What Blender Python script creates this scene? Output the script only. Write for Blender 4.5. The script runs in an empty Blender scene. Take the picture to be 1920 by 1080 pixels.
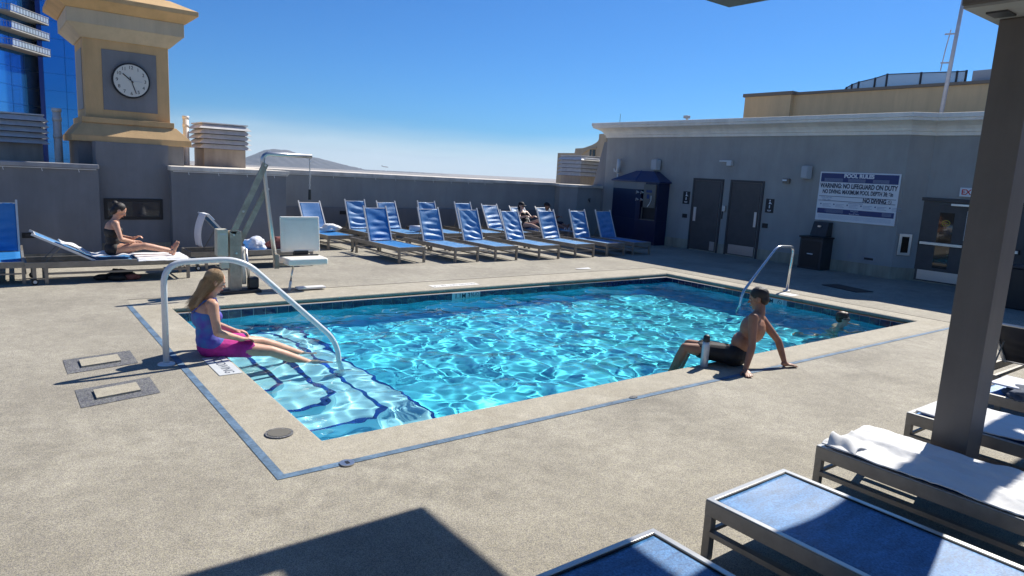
import bpy, bmesh, math, random
import numpy as np
from mathutils import Vector, Matrix, Euler
random.seed(7); rng = np.random.default_rng(7)
S = bpy.context.scene
C = S.collection
R = math.radians
# ------------------------------------------------------------------ camera
cam = bpy.data.cameras.new('camera'); camo = bpy.data.objects.new('camera', cam); C.objects.link(camo)
CL = Vector((-1.9607, -4.8558, 2.1261)); YAW, PIT, ROL = 0.91422, 0.16738, 0.053884
fw = Vector((math.cos(YAW)*math.cos(PIT), math.sin(YAW)*math.cos(PIT), -math.sin(PIT)))
rt = Vector((math.sin(YAW), -math.cos(YAW), 0)); up = rt.cross(fw)
cr, sr = math.cos(ROL), math.sin(ROL)
X_ = rt*cr + up*sr; Y_ = -sr*rt + cr*up
m = Matrix((X_, Y_, -fw)).transposed().to_4x4(); m.translation = CL
camo.matrix_world = m
cam.sensor_width = 36; cam.lens = 1277.96/1920*36
cam.clip_start = 0.05; cam.clip_end = 40000
S.camera = camo
# ------------------------------------------------------------------ world, sun, exposure
SUN = Vector((1.0, 0.24, 1.0)).normalized()
EL = math.asin(SUN.z); AZ = math.atan2(SUN.x, SUN.y)
W = bpy.data.worlds.new('World'); S.world = W; W.use_nodes = True
nt = W.node_tree; nt.nodes.clear()
sky = nt.nodes.new('ShaderNodeTexSky'); sky.sky_type = 'NISHITA'; sky.sun_disc = False
sky.sun_elevation = EL; sky.sun_rotation = AZ; sky.altitude = 700; sky.air_density = 1.0; sky.dust_density = 0.6; sky.ozone_density = 2.2
bg = nt.nodes.new('ShaderNodeBackground'); bg.inputs[1].default_value = 0.097
wo = nt.nodes.new('ShaderNodeOutputWorld')
tc = nt.nodes.new('ShaderNodeTexCoord'); sep = nt.nodes.new('ShaderNodeSeparateXYZ'); nt.links.new(tc.outputs['Generated'], sep.inputs[0])
mp = nt.nodes.new('ShaderNodeMapping'); mp.inputs['Scale'].default_value = (1.6, 1.6, 14)
nt.links.new(tc.outputs['Generated'], mp.inputs[0])
nz = nt.nodes.new('ShaderNodeTexNoise'); nz.inputs['Scale'].default_value = 1.5; nz.inputs['Detail'].default_value = 7; nz.inputs['Roughness'].default_value = .5
nt.links.new(mp.outputs[0], nz.inputs[0])
# thin cloud bank low over the horizon
add = nt.nodes.new('ShaderNodeMath'); add.operation = 'MULTIPLY_ADD'; nt.links.new(nz.outputs[0], add.inputs[0]); add.inputs[1].default_value = -0.075; nt.links.new(sep.outputs[2], add.inputs[2])
mr = nt.nodes.new('ShaderNodeMapRange'); mr.interpolation_type = 'SMOOTHSTEP'
mr.inputs['From Min'].default_value = -0.045; mr.inputs['From Max'].default_value = 0.038; mr.inputs['To Min'].default_value = 0.72; mr.inputs['To Max'].default_value = 0
nt.links.new(add.outputs[0], mr.inputs['Value'])
mx = nt.nodes.new('ShaderNodeMix'); mx.data_type = 'RGBA'; nt.links.new(mr.outputs[0], mx.inputs[0]); mx.inputs[7].default_value = (6.5, 7.3, 7.9, 1)
tint = nt.nodes.new('ShaderNodeMix'); tint.data_type = 'RGBA'; tint.blend_type = 'MULTIPLY'; tint.inputs[0].default_value = 1; tint.inputs[7].default_value = (.20, .485, .84, 1)
nt.links.new(sky.outputs[0], tint.inputs[6]); nt.links.new(tint.outputs[2], mx.inputs[6])
hs = nt.nodes.new('ShaderNodeHueSaturation'); hs.inputs['Saturation'].default_value = 1.0
nt.links.new(mx.outputs[2], hs.inputs['Color'])
nt.links.new(hs.outputs[0], bg.inputs[0]); nt.links.new(bg.outputs[0], wo.inputs[0])
sl = bpy.data.lights.new('sun', 'SUN'); sl.energy = 5.0; sl.angle = R(.53); sl.color = (1, .95, .86)
so = bpy.data.objects.new('sun', sl); C.objects.link(so); so.rotation_euler = SUN.to_track_quat('Z', 'Y').to_euler(); so.location = (20, 5, 30)
sl.cycles.is_caustics_light = True
S.view_settings.view_transform = 'Standard'; S.view_settings.look = 'None'; S.view_settings.gamma = 1; S.view_settings.exposure = 0.46
S.view_settings.use_curve_mapping = False
S.render.engine = 'CYCLES'
cy = S.cycles
cy.use_denoising = True
cy.caustics_refractive = True; cy.caustics_reflective = False
cy.max_bounces = 10; cy.transmission_bounces = 8; cy.transparent_max_bounces = 10; cy.diffuse_bounces = 8; cy.glossy_bounces = 4; cy.volume_bounces = 0
cy.sample_clamp_indirect = 30; cy.sample_clamp_direct = 0; cy.blur_glossy = 0.5
# ------------------------------------------------------------------ materials
def mat(name, col, rough=.6, metal=0, n=0, nscale=20, ndet=4, bump=0, bscale=None, spec=.5, sub=0, col2=None, coord='Object', stretch=None, alpha=1, sheen=0, coat=0):
    M = bpy.data.materials.new(name); M.use_nodes = True; t = M.node_tree; b = t.nodes['Principled BSDF']
    b.inputs['Base Color'].default_value = (*col, 1); b.inputs['Roughness'].default_value = rough; b.inputs['Metallic'].default_value = metal
    b.inputs['Specular IOR Level'].default_value = spec
    if sub: b.inputs['Subsurface Weight'].default_value = sub; b.inputs['Subsurface Radius'].default_value = (.02, .008, .004)
    if sheen: b.inputs['Sheen Weight'].default_value = sheen
    if coat: b.inputs['Coat Weight'].default_value = coat; b.inputs['Coat Roughness'].default_value = .08
    if alpha < 1: b.inputs['Alpha'].default_value = alpha
    L = t.links
    if n or bump:
        tc = t.nodes.new('ShaderNodeTexCoord'); src = tc.outputs[coord]
        if stretch:
            mp = t.nodes.new('ShaderNodeMapping'); mp.inputs['Scale'].default_value = stretch; L.new(src, mp.inputs[0]); src = mp.outputs[0]
    if n:
        nz = t.nodes.new('ShaderNodeTexNoise'); nz.inputs['Scale'].default_value = nscale; nz.inputs['Detail'].default_value = ndet; nz.inputs['Roughness'].default_value = .6
        L.new(src, nz.inputs[0])
        mx = t.nodes.new('ShaderNodeMix'); mx.data_type = 'RGBA'
        mr = t.nodes.new('ShaderNodeMapRange'); mr.inputs[1].default_value = .3; mr.inputs[2].default_value = .7; L.new(nz.outputs[0], mr.inputs[0]); L.new(mr.outputs[0], mx.inputs[0])
        c2 = col2 or tuple(min(1, c*(1+n)) for c in col); c1 = col if col2 else tuple(c*(1-n) for c in col)
        mx.inputs[6].default_value = (*c1, 1); mx.inputs[7].default_value = (*c2, 1)
        L.new(mx.outputs[2], b.inputs['Base Color'])
    if bump:
        nb = t.nodes.new('ShaderNodeTexNoise'); nb.inputs['Scale'].default_value = bscale or nscale; nb.inputs['Detail'].default_value = 5
        L.new(src, nb.inputs[0])
        bp = t.nodes.new('ShaderNodeBump'); bp.inputs['Strength'].default_value = 1; bp.inputs['Distance'].default_value = bump
        L.new(nb.outputs[0], bp.inputs['Height']); L.new(bp.outputs[0], b.inputs['Normal'])
    return M

def weather(M, amt=.22, stretch=(1.3, 1.3, .16), sc=2.2):
    t = M.node_tree; b = t.nodes['Principled BSDF']; L = t.links
    if not b.inputs['Base Color'].links: return M
    src = b.inputs['Base Color'].links[0].from_socket
    tc = t.nodes.new('ShaderNodeTexCoord'); mp = t.nodes.new('ShaderNodeMapping'); mp.inputs['Scale'].default_value = stretch; L.new(tc.outputs['Object'], mp.inputs[0])
    nz = t.nodes.new('ShaderNodeTexNoise'); nz.inputs['Scale'].default_value = sc; nz.inputs['Detail'].default_value = 9; nz.inputs['Roughness'].default_value = .68; L.new(mp.outputs[0], nz.inputs[0])
    mr = t.nodes.new('ShaderNodeMapRange'); mr.inputs[1].default_value = .40; mr.inputs[2].default_value = .66; mr.inputs[3].default_value = 1+amt*.35; mr.inputs[4].default_value = 1-amt; L.new(nz.outputs[0], mr.inputs[0])
    cb = t.nodes.new('ShaderNodeCombineColor'); [L.new(mr.outputs[0], cb.inputs[i]) for i in range(3)]
    mx = t.nodes.new('ShaderNodeMix'); mx.data_type = 'RGBA'; mx.blend_type = 'MULTIPLY'; mx.inputs[0].default_value = 1; L.new(src, mx.inputs[6]); L.new(cb.outputs[0], mx.inputs[7]); L.new(mx.outputs[2], b.inputs['Base Color'])
    return M
def concrete(name, c_lo, c_hi, spk=.5, fine=260, blot=.9, bump=.0012, dark=.35):
    """layered concrete: large stains, medium mottling, fine aggregate speckle"""
    M = bpy.data.materials.new(name); M.use_nodes = True; t = M.node_tree; b = t.nodes['Principled BSDF']; L = t.links
    b.inputs['Roughness'].default_value = .82; b.inputs['Specular IOR Level'].default_value = .3
    tc = t.nodes.new('ShaderNodeTexCoord'); src = tc.outputs['Object']
    def noise(s, d=5, r=.6):
        q = t.nodes.new('ShaderNodeTexNoise'); q.inputs['Scale'].default_value = s; q.inputs['Detail'].default_value = d; q.inputs['Roughness'].default_value = r; L.new(src, q.inputs[0]); return q.outputs[0]
    def rng_(o, a, bb, c=0., d=1.):
        q = t.nodes.new('ShaderNodeMapRange'); q.inputs[1].default_value = a; q.inputs[2].default_value = bb; q.inputs[3].default_value = c; q.inputs[4].default_value = d; L.new(o, q.inputs[0]); return q.outputs[0]
    def mix(f, a, bb, mode='MIX'):
        q = t.nodes.new('ShaderNodeMix'); q.data_type = 'RGBA'; q.blend_type = mode
        if hasattr(f, 'node'): L.new(f, q.inputs[0])
        else: q.inputs[0].default_value = f
        for i, v in ((6, a), (7, bb)):
            if hasattr(v, 'node'): L.new(v, q.inputs[i])
            else: q.inputs[i].default_value = (*v, 1)
        return q.outputs[2]
    base = mix(rng_(noise(blot, 6, .65), .32, .68), c_lo, c_hi)
    base = mix(rng_(noise(7, 5), .35, .65, 0, .35), base, tuple(x*.72 for x in c_lo))
    st = rng_(noise(.45, 8, .75), .54, .70, 0, dark)
    base = mix(st, base, tuple(x*.45 for x in c_lo))
    vo = t.nodes.new('ShaderNodeTexVoronoi'); vo.inputs['Scale'].default_value = fine; L.new(src, vo.inputs[0])
    sp = t.nodes.new('ShaderNodeSeparateColor'); L.new(vo.outputs['Color'], sp.inputs[0])
    g = rng_(sp.outputs[0], 0, 1, 1-spk, 1+spk*.8)
    cb = t.nodes.new('ShaderNodeCombineColor'); L.new(g, cb.inputs[0]); L.new(g, cb.inputs[1])
    g2 = rng_(sp.outputs[1], 0, 1, 1-spk*1.15, 1+spk*.75)
    mm = t.nodes.new('ShaderNodeMath'); mm.operation = 'MULTIPLY_ADD'; L.new(g, mm.inputs[0]); mm.inputs[1].default_value = .8; mm.inputs[2].default_value = 0; 
    mm2 = t.nodes.new('ShaderNodeMath'); mm2.operation = 'MULTIPLY_ADD'; L.new(g2, mm2.inputs[0]); mm2.inputs[1].default_value = .2; L.new(mm.outputs[0], mm2.inputs[2]); L.new(mm2.outputs[0], cb.inputs[2])
    base = mix(1.0, base, cb.outputs[0], 'MULTIPLY')
    L.new(base, b.inputs['Base Color'])
    bp = t.nodes.new('ShaderNodeBump'); bp.inputs['Distance'].default_value = bump; bp.inputs['Strength'].default_value = 1; L.new(sp.outputs[0], bp.inputs['Height']); L.new(bp.outputs[0], b.inputs['Normal'])
    return M

M_ = {}
M_['deck'] = concrete('deck_concrete', (.300, .274, .228), (.45, .415, .345), spk=.5, fine=235, blot=.7, dark=.42)
M_['coping'] = concrete('coping_concrete', (.40, .36, .285), (.49, .45, .37), spk=.3, fine=190, blot=1.6, dark=.12)
M_['patch'] = concrete('patch_concrete', (.13, .135, .15), (.2, .2, .21), spk=.6, fine=110, blot=3)
M_['panel'] = concrete('hatch_panel', (.40, .365, .29), (.48, .44, .355), spk=.3, fine=160, blot=2)
M_['drainslat'] = mat('drain_slat', (.26, .24, .20), .6)
M_['tape'] = mat('faded_blue_tape', (.11, .185, .28), .8, n=.25, nscale=30, bump=.001, bscale=150)
M_['joint'] = mat('joint_filler', (.06, .055, .05), .9)
M_['plaster'] = mat('pool_plaster', (.13, .78, .98), .7, n=.06, nscale=3)
M_['step_plaster'] = mat('step_plaster', (.56, .86, .97), .7, n=.05, nscale=3)
M_['tile'] = mat('navy_tile', (.008, .018, .075), .12, n=.35, nscale=3, coat=.6)
M_['trimtile'] = mat('blue_trim_tile', (.01, .045, .30), .2, n=.3, nscale=4)
M_['grout'] = mat('grout', (.40, .47, .52), .8)
M_['stucco'] = mat('grey_stucco', (.335, .335, .32), .88, n=.09, nscale=1.2, ndet=8, bump=.003, bscale=55)
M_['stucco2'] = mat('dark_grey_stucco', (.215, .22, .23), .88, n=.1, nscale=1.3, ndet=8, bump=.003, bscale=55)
M_['band'] = mat('tan_base_band', (.36, .33, .25), .85, n=.12, nscale=2, bump=.002, bscale=55)
M_['cap'] = mat('parapet_cap', (.72, .66, .57), .75, n=.1, nscale=2, ndet=7, bump=.002, bscale=60)
M_['capgrey'] = mat('parapet_cap_grey', (.34, .34, .35), .75, n=.1, nscale=2, bump=.002, bscale=60)
M_['cornice'] = mat('white_cornice', (.80, .77, .70), .8, n=.06, nscale=1.5, ndet=7, bump=.0015, bscale=50)
M_['ochre'] = mat('ochre_stucco', (.62, .41, .20), .85, n=.08, nscale=1.4, ndet=8, bump=.004, bscale=45)
M_['cream'] = mat('cream_stucco', (.56, .47, .33), .85, n=.07, nscale=1.4, bump=.003, bscale=50)
M_['tan'] = mat('tan_stucco', (.70, .52, .29), .85, n=.06, nscale=.7, ndet=7, bump=.003, bscale=45)
M_['tangrey'] = mat('tan_cap', (.22, .19, .15), .8)
M_['vent'] = mat('galvanised_vent', (.62, .62, .62), .5, metal=.1, n=.12, nscale=6)
M_['ventbox'] = mat('vent_base', (.36, .31, .26), .8, n=.1, nscale=3)
M_['pvc'] = mat('white_pvc', (.68, .67, .65), .5, n=.1, nscale=10)
M_['white'] = mat('white_paint', (.80, .79, .76), .38, n=.04, nscale=12)
M_['seat'] = mat('translucent_white_plastic', (.93, .87, .77), .4, n=.03, nscale=8, sub=.75)
M_['seat'].node_tree.nodes['Principled BSDF'].inputs['Subsurface Radius'].default_value = (.12, .11, .10)
M_['offwhite'] = mat('off_white_plastic', (.60, .63, .64), .45, n=.05, nscale=8)
M_['cabinet'] = mat('dull_cabinet_steel', (.16, .15, .13), .45, metal=.3, n=.1, nscale=10)
M_['fascia'] = mat('booth_fascia_grey', (.26, .26, .25), .7)
M_['spk'] = mat('grey_speaker', (.42, .45, .47), .55)
M_['black'] = mat('black_plastic', (.012, .012, .014), .5)
M_['dark'] = mat('dark_metal', (.03, .032, .037), .5, n=.2, nscale=5)
M_['door'] = mat('door_grey', (.075, .068, .066), .5, n=.12, nscale=2, bump=.0006, bscale=90)
M_['doorframe'] = mat('door_frame', (.052, .048, .05), .5, n=.1, nscale=3)
M_['steel'] = mat('brushed_steel', (.58, .58, .57), .32, metal=.9, n=.08, nscale=30, stretch=(1, 1, 20))
M_['galv'] = mat('lift_galvanised', (.41, .34, .265), .5, metal=.1, n=.16, nscale=9)
M_['rail'] = mat('white_rail', (.74, .76, .77), .3, n=.05, nscale=15, coat=.3)
M_['railsteel'] = mat('polished_rail', (.72, .73, .74), .22, metal=.8)
M_['post'] = mat('pergola_brown', (.115, .100, .090), .5, n=.08, nscale=4, bump=.0005, bscale=60)
M_['soffit'] = mat('pergola_soffit', (.30, .29, .27), .7, n=.06, nscale=4)
M_['frame'] = mat('taupe_frame', (.27, .245, .21), .42, metal=.25, n=.08, nscale=14)
M_['frametop'] = mat('silver_frame', (.50, .50, .48), .3, metal=.55, n=.06, nscale=14)
M_['backframe'] = mat('pale_aluminium', (.66, .66, .65), .38, metal=.1, n=.05, nscale=14)
M_['towel'] = mat('white_towel', (.80, .80, .80), .95, n=.03, nscale=8, bump=.002, bscale=350, sheen=.3)
M_['towelblue'] = mat('patterned_towel', (.55, .6, .75), .95, n=.5, nscale=22, bump=.002, bscale=300, col2=(.85, .85, .87))
M_['redcloth'] = mat('maroon_cloth', (.16, .035, .03), .9, n=.5, nscale=18, col2=(.3, .12, .1), bump=.003, bscale=60)
M_['greybag'] = mat('grey_cloth', (.10, .12, .16), .9, n=.2, nscale=18, bump=.003, bscale=90)
M_['rubber'] = mat('rubber', (.02, .02, .02), .7)
M_['signwhite'] = mat('sign_white', (.72, .75, .78), .45, n=.02, nscale=5)
M_['signblue'] = mat('sign_blue', (.018, .04, .16), .45)
M_['signink'] = mat('sign_ink', (.035, .05, .09), .5)
M_['faint'] = mat('sign_small_print', (.30, .36, .46), .5)
M_['red'] = mat('exit_red', (.55, .03, .02), .5)
M_['teal'] = mat('teal_card', (.0, .25, .25), .5)
M_['glassdark'] = mat('dark_window_glass', (.02, .03, .045), .05, spec=.6)
M_['brownglass'] = mat('door_glass', (.03, .025, .02), .04, spec=.8)
M_['yellow'] = mat('yellow_decal', (.5, .38, .02), .5)
M_['clockface'] = mat('clock_face', (.66, .65, .58), .5)
M_['booth'] = mat('booth_blue', (.004, .012, .055), .35, n=.1, nscale=3)
M_['boothroof'] = mat('booth_roof_blue', (.008, .030, .11), .45, n=.1, nscale=4)
M_['skin'] = mat('skin_fair', (.60, .33, .22), .5, n=.16, nscale=9, sub=.12)
M_['skin2'] = mat('skin_tan', (.36, .17, .10), .5, n=.16, nscale=9, sub=.1)
M_['skin3'] = mat('skin_pale', (.62, .40, .30), .5, n=.16, nscale=9, sub=.12)
M_['hairblond'] = mat('hair_light_brown', (.36, .23, .115), .5, n=.35, nscale=40, stretch=(6, 6, 1), bump=.004, bscale=70)
M_['hairdark'] = mat('hair_dark', (.018, .012, .01), .5, n=.3, nscale=40, stretch=(6, 6, 1), bump=.004, bscale=70)
M_['hairbrown'] = mat('hair_brown', (.08, .04, .022), .5, n=.4, nscale=40, bump=.004, bscale=70)
M_['eye'] = mat('eye_white', (.7, .68, .65), .2)
M_['iris'] = mat('iris', (.03, .02, .015), .2)
M_['lips'] = mat('lips', (.42, .13, .11), .45)
M_['blackcloth'] = mat('black_swimwear', (.010, .010, .012), .7, n=.3, nscale=20, bump=.002, bscale=60)
M_['pinkcloth'] = mat('magenta_cloth', (.50, .02, .25), .8, n=.25, nscale=12, bump=.003, bscale=40)
M_['dye'] = mat('purple_blue_swimwear', (.11, .05, .42), .7, n=.5, nscale=7, col2=(.03, .24, .50), bump=.002, bscale=50)
M_['bluecloth'] = mat('blue_shirt', (.03, .045, .12), .85, n=.2, nscale=12, bump=.003, bscale=40)
M_['navycloth'] = mat('navy_shorts', (.01, .012, .03), .85, bump=.003, bscale=40)
M_['bottle'] = mat('steel_bottle', (.50, .56, .64), .35, metal=.4, n=.1, nscale=12)
M_['battery'] = mat('battery_box', (.56, .53, .42), .5, n=.1, nscale=10)
M_['rock'] = mat('mountain_rock', (.06, .055, .06), .95, n=.3, nscale=.004, ndet=9)
M_['desert'] = mat('desert_city', (.30, .25, .20), .95, n=.35, nscale=.01, ndet=9)
M_['plane'] = mat('airliner', (.2, .2, .22), .4)
M_['led'] = mat('chalk_mark', (.75, .73, .68), .8, n=.15, nscale=60)

for k_, a_ in (('stucco', .08), ('stucco2', .10), ('ochre', .13), ('cornice', .10), ('cream', .12), ('tan', .09), ('cap', .25), ('capgrey', .2), ('band', .3), ('post', .12), ('ventbox', .2)): weather(M_[k_], a_)
for k_, a_ in (('door', .22), ('dark', .25), ('frame', .2), ('galv', .25), ('plaster', .12), ('tape', .45)): weather(M_[k_], a_, (1, 1, 1), 4)
def sling(name, c1, c2):
    """woven mesh: fine weave bump, faded wear streaks"""
    M = mat(name, c1, .47, n=.5, nscale=7, ndet=6, bump=.0022, bscale=260, col2=c2, spec=.6)
    return M
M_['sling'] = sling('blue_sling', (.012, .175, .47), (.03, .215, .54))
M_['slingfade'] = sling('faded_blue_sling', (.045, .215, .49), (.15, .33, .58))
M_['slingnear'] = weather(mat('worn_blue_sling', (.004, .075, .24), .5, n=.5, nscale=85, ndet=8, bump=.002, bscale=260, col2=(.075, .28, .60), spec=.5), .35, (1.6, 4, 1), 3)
M_['slingshade'] = mat('shaded_sling', (.012, .016, .03), .7, bump=.001, bscale=300)  # blue sling with the shade behind a raised back put into its colour

# glass tower: mirror-like blue curtain wall with floor lines
def glass_tower():
    M = bpy.data.materials.new('blue_curtain_wall'); M.use_nodes = True; t = M.node_tree; b = t.nodes['Principled BSDF']; L = t.links
    b.inputs['Metallic'].default_value = .8; b.inputs['Roughness'].default_value = .08
    tc = t.nodes.new('ShaderNodeTexCoord'); nz = t.nodes.new('ShaderNodeTexNoise'); nz.inputs['Scale'].default_value = .12; L.new(tc.outputs['Object'], nz.inputs[0])
    mx = t.nodes.new('ShaderNodeMix'); mx.data_type = 'RGBA'; L.new(nz.outputs[0], mx.inputs[0]); mx.inputs[6].default_value = (.03, .20, .50, 1); mx.inputs[7].default_value = (.05, .26, .62, 1); L.new(mx.outputs[2], b.inputs['Base Color'])
    return M
M_['curtain'] = glass_tower()
M_['curtaindark'] = mat('navy_curtain_wall', (.008, .03, .17), .15, metal=.5)
M_['mullion'] = mat('mullion', (.02, .12, .32), .3, metal=.6)
M_['fenceglass'] = mat('screen_glass', (.42, .47, .52), .3, alpha=.62)
M_['railglass'] = mat('balcony_glass', (.5, .6, .7), .1, alpha=.5)

def water_mat():
    M = bpy.data.materials.new('pool_water'); M.use_nodes = True; t = M.node_tree; t.nodes.clear(); L = t.links
    o = t.nodes.new('ShaderNodeOutputMaterial'); b = t.nodes.new('ShaderNodeBsdfPrincipled')
    b.inputs['Base Color'].default_value = (.64, .98, 1, 1); b.inputs['Roughness'].default_value = 0.0; b.inputs['IOR'].default_value = 1.33; b.inputs['Transmission Weight'].default_value = 1
    L.new(b.outputs[0], o.inputs['Surface'])
    return M
M_['water'] = water_mat()

# ------------------------------------------------------------------ mesh helpers
class MB:
    def __init__(s): s.v = []; s.f = []
    def add(s, vs, fs):
        o = len(s.v); s.v += [tuple(p) for p in vs]; s.f += [tuple(i+o for i in f) for f in fs]; return s
    def box(s, x0, x1, y0, y1, z0, z1, M=None):
        vs = [(x, y, z) for z in (z0, z1) for y in (y0, y1) for x in (x0, x1)]
        if M is not None: vs = [tuple(M @ Vector(p)) for p in vs]
        return s.add(vs, [(0, 2, 3, 1), (4, 5, 7, 6), (0, 1, 5, 4), (2, 6, 7, 3), (0, 4, 6, 2), (1, 3, 7, 5)])
    def bar(s, a, b, w, h, upv=(0, 0, 1)):
        a = Vector(a); b = Vector(b); d = (b-a).normalized(); u = Vector(upv)
        if abs(d.dot(u)) > .97: u = Vector((1, 0, 0))
        sd = d.cross(u).normalized(); u = sd.cross(d).normalized()
        vs = [p + sd*i*w/2 + u*j*h/2 for p in (a, b) for j in (-1, 1) for i in (-1, 1)]
        return s.add(vs, [(0, 2, 3, 1), (4, 5, 7, 6), (0, 1, 5, 4), (2, 6, 7, 3), (0, 4, 6, 2), (1, 3, 7, 5)])
    def tube(s, pts, r, n=10, caps=True):
        pts = [Vector(p) for p in pts]; rs = r if isinstance(r, (list, tuple)) else [r]*len(pts)
        t0 = (pts[1]-pts[0]).normalized(); u = t0.orthogonal().normalized(); rings = []
        for i, p in enumerate(pts):
            t = (pts[min(i+1, len(pts)-1)]-pts[max(i-1, 0)]).normalized()
            u = (u - t*u.dot(t)).normalized(); w = t.cross(u)
            rings.append([p + (u*math.cos(2*math.pi*k/n)+w*math.sin(2*math.pi*k/n))*rs[i] for k in range(n)])
        vs = [q for rg in rings for q in rg]; fs = []
        for i in range(len(pts)-1):
            for k in range(n):
                fs.append((i*n+k, i*n+(k+1) % n, (i+1)*n+(k+1) % n, (i+1)*n+k))
        if caps: fs.append(tuple(range(n))[::-1]); fs.append(tuple((len(pts)-1)*n+k for k in range(n)))
        return s.add(vs, fs)
    def prism(s, poly, z0, z1):
        n = len(poly); vs = [(x, y, z0) for x, y in poly]+[(x, y, z1) for x, y in poly]
        return s.add(vs, [tuple(range(n))[::-1], tuple(range(n, 2*n))]+[(i, (i+1) % n, n+(i+1) % n, n+i) for i in range(n)])
    def frustum(s, r0, r1, z0, z1):
        """r=(x0,x1,y0,y1)"""
        vs = [(x, y, z) for r, z in ((r0, z0), (r1, z1)) for y in r[2:] for x in r[:2]]
        return s.add(vs, [(0, 2, 3, 1), (4, 5, 7, 6), (0, 1, 5, 4), (2, 6, 7, 3), (0, 4, 6, 2), (1, 3, 7, 5)])
    def ellipsoid(s, c, r, n=16, Q=None):
        c = Vector(c); m_ = n//2; vs = []; fs = []
        for i in range(1, m_):
            a = math.pi*i/m_
            for k in range(n):
                b = 2*math.pi*k/n; p = Vector((math.sin(a)*math.cos(b)*r[0], math.sin(a)*math.sin(b)*r[1], math.cos(a)*r[2]))
                if Q is not None: p = Q @ p
                vs.append(c+p)
        tp = Vector((0, 0, r[2])); tp = Q @ tp if Q is not None else tp
        vs.append(c+tp); vs.append(c-tp); T = len(vs)-2
        for i in range(m_-2):
            for k in range(n): fs.append((i*n+k, (i+1)*n+k, (i+1)*n+(k+1) % n, i*n+(k+1) % n))
        for k in range(n): fs.append((T, k, (k+1) % n)); fs.append((T+1, (m_-2)*n+(k+1) % n, (m_-2)*n+k))
        return s.add(vs, fs)
    def cone(s, p0, r0, p1, r1, n=14):
        """round-ended tapered capsule"""
        p0 = Vector(p0); p1 = Vector(p1); d = (p1-p0).normalized()
        pts = [p0-d*r0*.98, p0-d*r0*.8, p0-d*r0*.4, p0, p1, p1+d*r1*.4, p1+d*r1*.8, p1+d*r1*.98]
        rs = [r0*.15, r0*.6, r0*.92, r0, r1, r1*.92, r1*.6, r1*.15]
        return s.tube(pts, rs, n)
    def mesh(s, name, smooth=False):
        me = bpy.data.meshes.new(name); me.from_pydata(s.v, [], s.f); me.update()
        bm = bmesh.new(); bm.from_mesh(me); bmesh.ops.recalc_face_normals(bm, faces=bm.faces); bm.to_mesh(me); bm.free()
        if smooth: me.shade_smooth()
        return me
def worldpos(o):
    v = Vector(o.location)
    while o.parent: o = o.parent; v += Vector(o.location)
    return v
def obj(name, geo, mt, parent=None, world=True, smooth=False, bevel=0, seg=2, **props):
    me = geo.mesh(name, smooth) if isinstance(geo, MB) else geo
    if smooth and not isinstance(geo, MB): me.shade_smooth()
    o = bpy.data.objects.new(name, me); C.objects.link(o)
    if mt is not None:
        me.materials.clear(); me.materials.append(M_[mt] if isinstance(mt, str) else mt)
    if parent:
        o.parent = parent
        if world: o.location = -worldpos(parent)
    if bevel:
        b = o.modifiers.new('bevel', 'BEVEL'); b.width = bevel; b.segments = seg; b.limit_method = 'ANGLE'; b.angle_limit = R(40); b.harden_normals = False
    for k, v in props.items(): o[k] = v
    return o
def tag(o, label, cat, group=None):
    o['label'] = label; o['category'] = cat
    if group: o['group'] = group
    return o
def thing(name, label, cat, loc=(0, 0, 0), rz=0, group=None):
    e = bpy.data.objects.new(name, None); C.objects.link(e); e.location = loc; e.rotation_euler = (0, 0, rz); e.empty_display_size = .2
    return tag(e, label, cat, group)
KIDS = {}
def copy_tree(o, parent=None):
    c = o.copy(); C.objects.link(c); c.parent = parent
    for ch in [q for q in bpy.data.objects if q.parent == o and q is not c]: copy_tree(ch, c)
    return c
def text(name, s, mt, size, M, parent=None, align='CENTER', ext=.001, wscale=1.0, bold=0, **props):
    cu = bpy.data.curves.new(name, 'FONT'); cu.body = s; cu.size = size; cu.align_x = align; cu.align_y = 'CENTER'; cu.extrude = ext; cu.offset = bold
    tmp = bpy.data.objects.new(name, cu); C.objects.link(tmp)
    dg = bpy.context.evaluated_depsgraph_get(); me = bpy.data.meshes.new_from_object(tmp.evaluated_get(dg))
    bpy.data.objects.remove(tmp); bpy.data.curves.remove(cu)
    me.transform(M @ Matrix.Diagonal((wscale, 1, 1, 1)))
    return obj(name, me, mt, parent, **props)
def frame_mat(loc, xdir, ydir):
    x = Vector(xdir).normalized(); y = Vector(ydir).normalized(); z = x.cross(y)
    m = Matrix((x, y, z)).transposed().to_4x4(); m.translation = Vector(loc); return m

# ================================================================== STRUCTURE
L, Wd = 10.57, 5.50
XW = 15.95
WZ = -0.185           # water level
# ---- deck with the pool opening (outer edge of the coping ring)
CO = .46
o0, o1, p0, p1 = -CO, L+CO-.05, -CO, Wd+.75
mb = MB()
xs = [-14, o0, o1, 20]; ys = [-14, p0, p1, 16.2]
for i in range(3):
    for j in range(3):
        if i == 1 and j == 1: continue
        mb.add([(xs[i], ys[j], 0), (xs[i+1], ys[j], 0), (xs[i+1], ys[j+1], 0), (xs[i], ys[j+1], 0)], [(0, 1, 2, 3)])
bm = bmesh.new(); me = mb.mesh('pool_deck'); bm.from_mesh(me); bmesh.ops.remove_doubles(bm, verts=bm.verts, dist=1e-4); bm.to_mesh(me); bm.free()
deck = obj('pool_deck', me, 'deck', kind='structure')
# roof slab below the deck, down to the city, as one tower block
mb = MB().box(-14, 20, -14, 16.2, -60, -3); obj('hotel_block', mb, 'tan', kind='structure')
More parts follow.
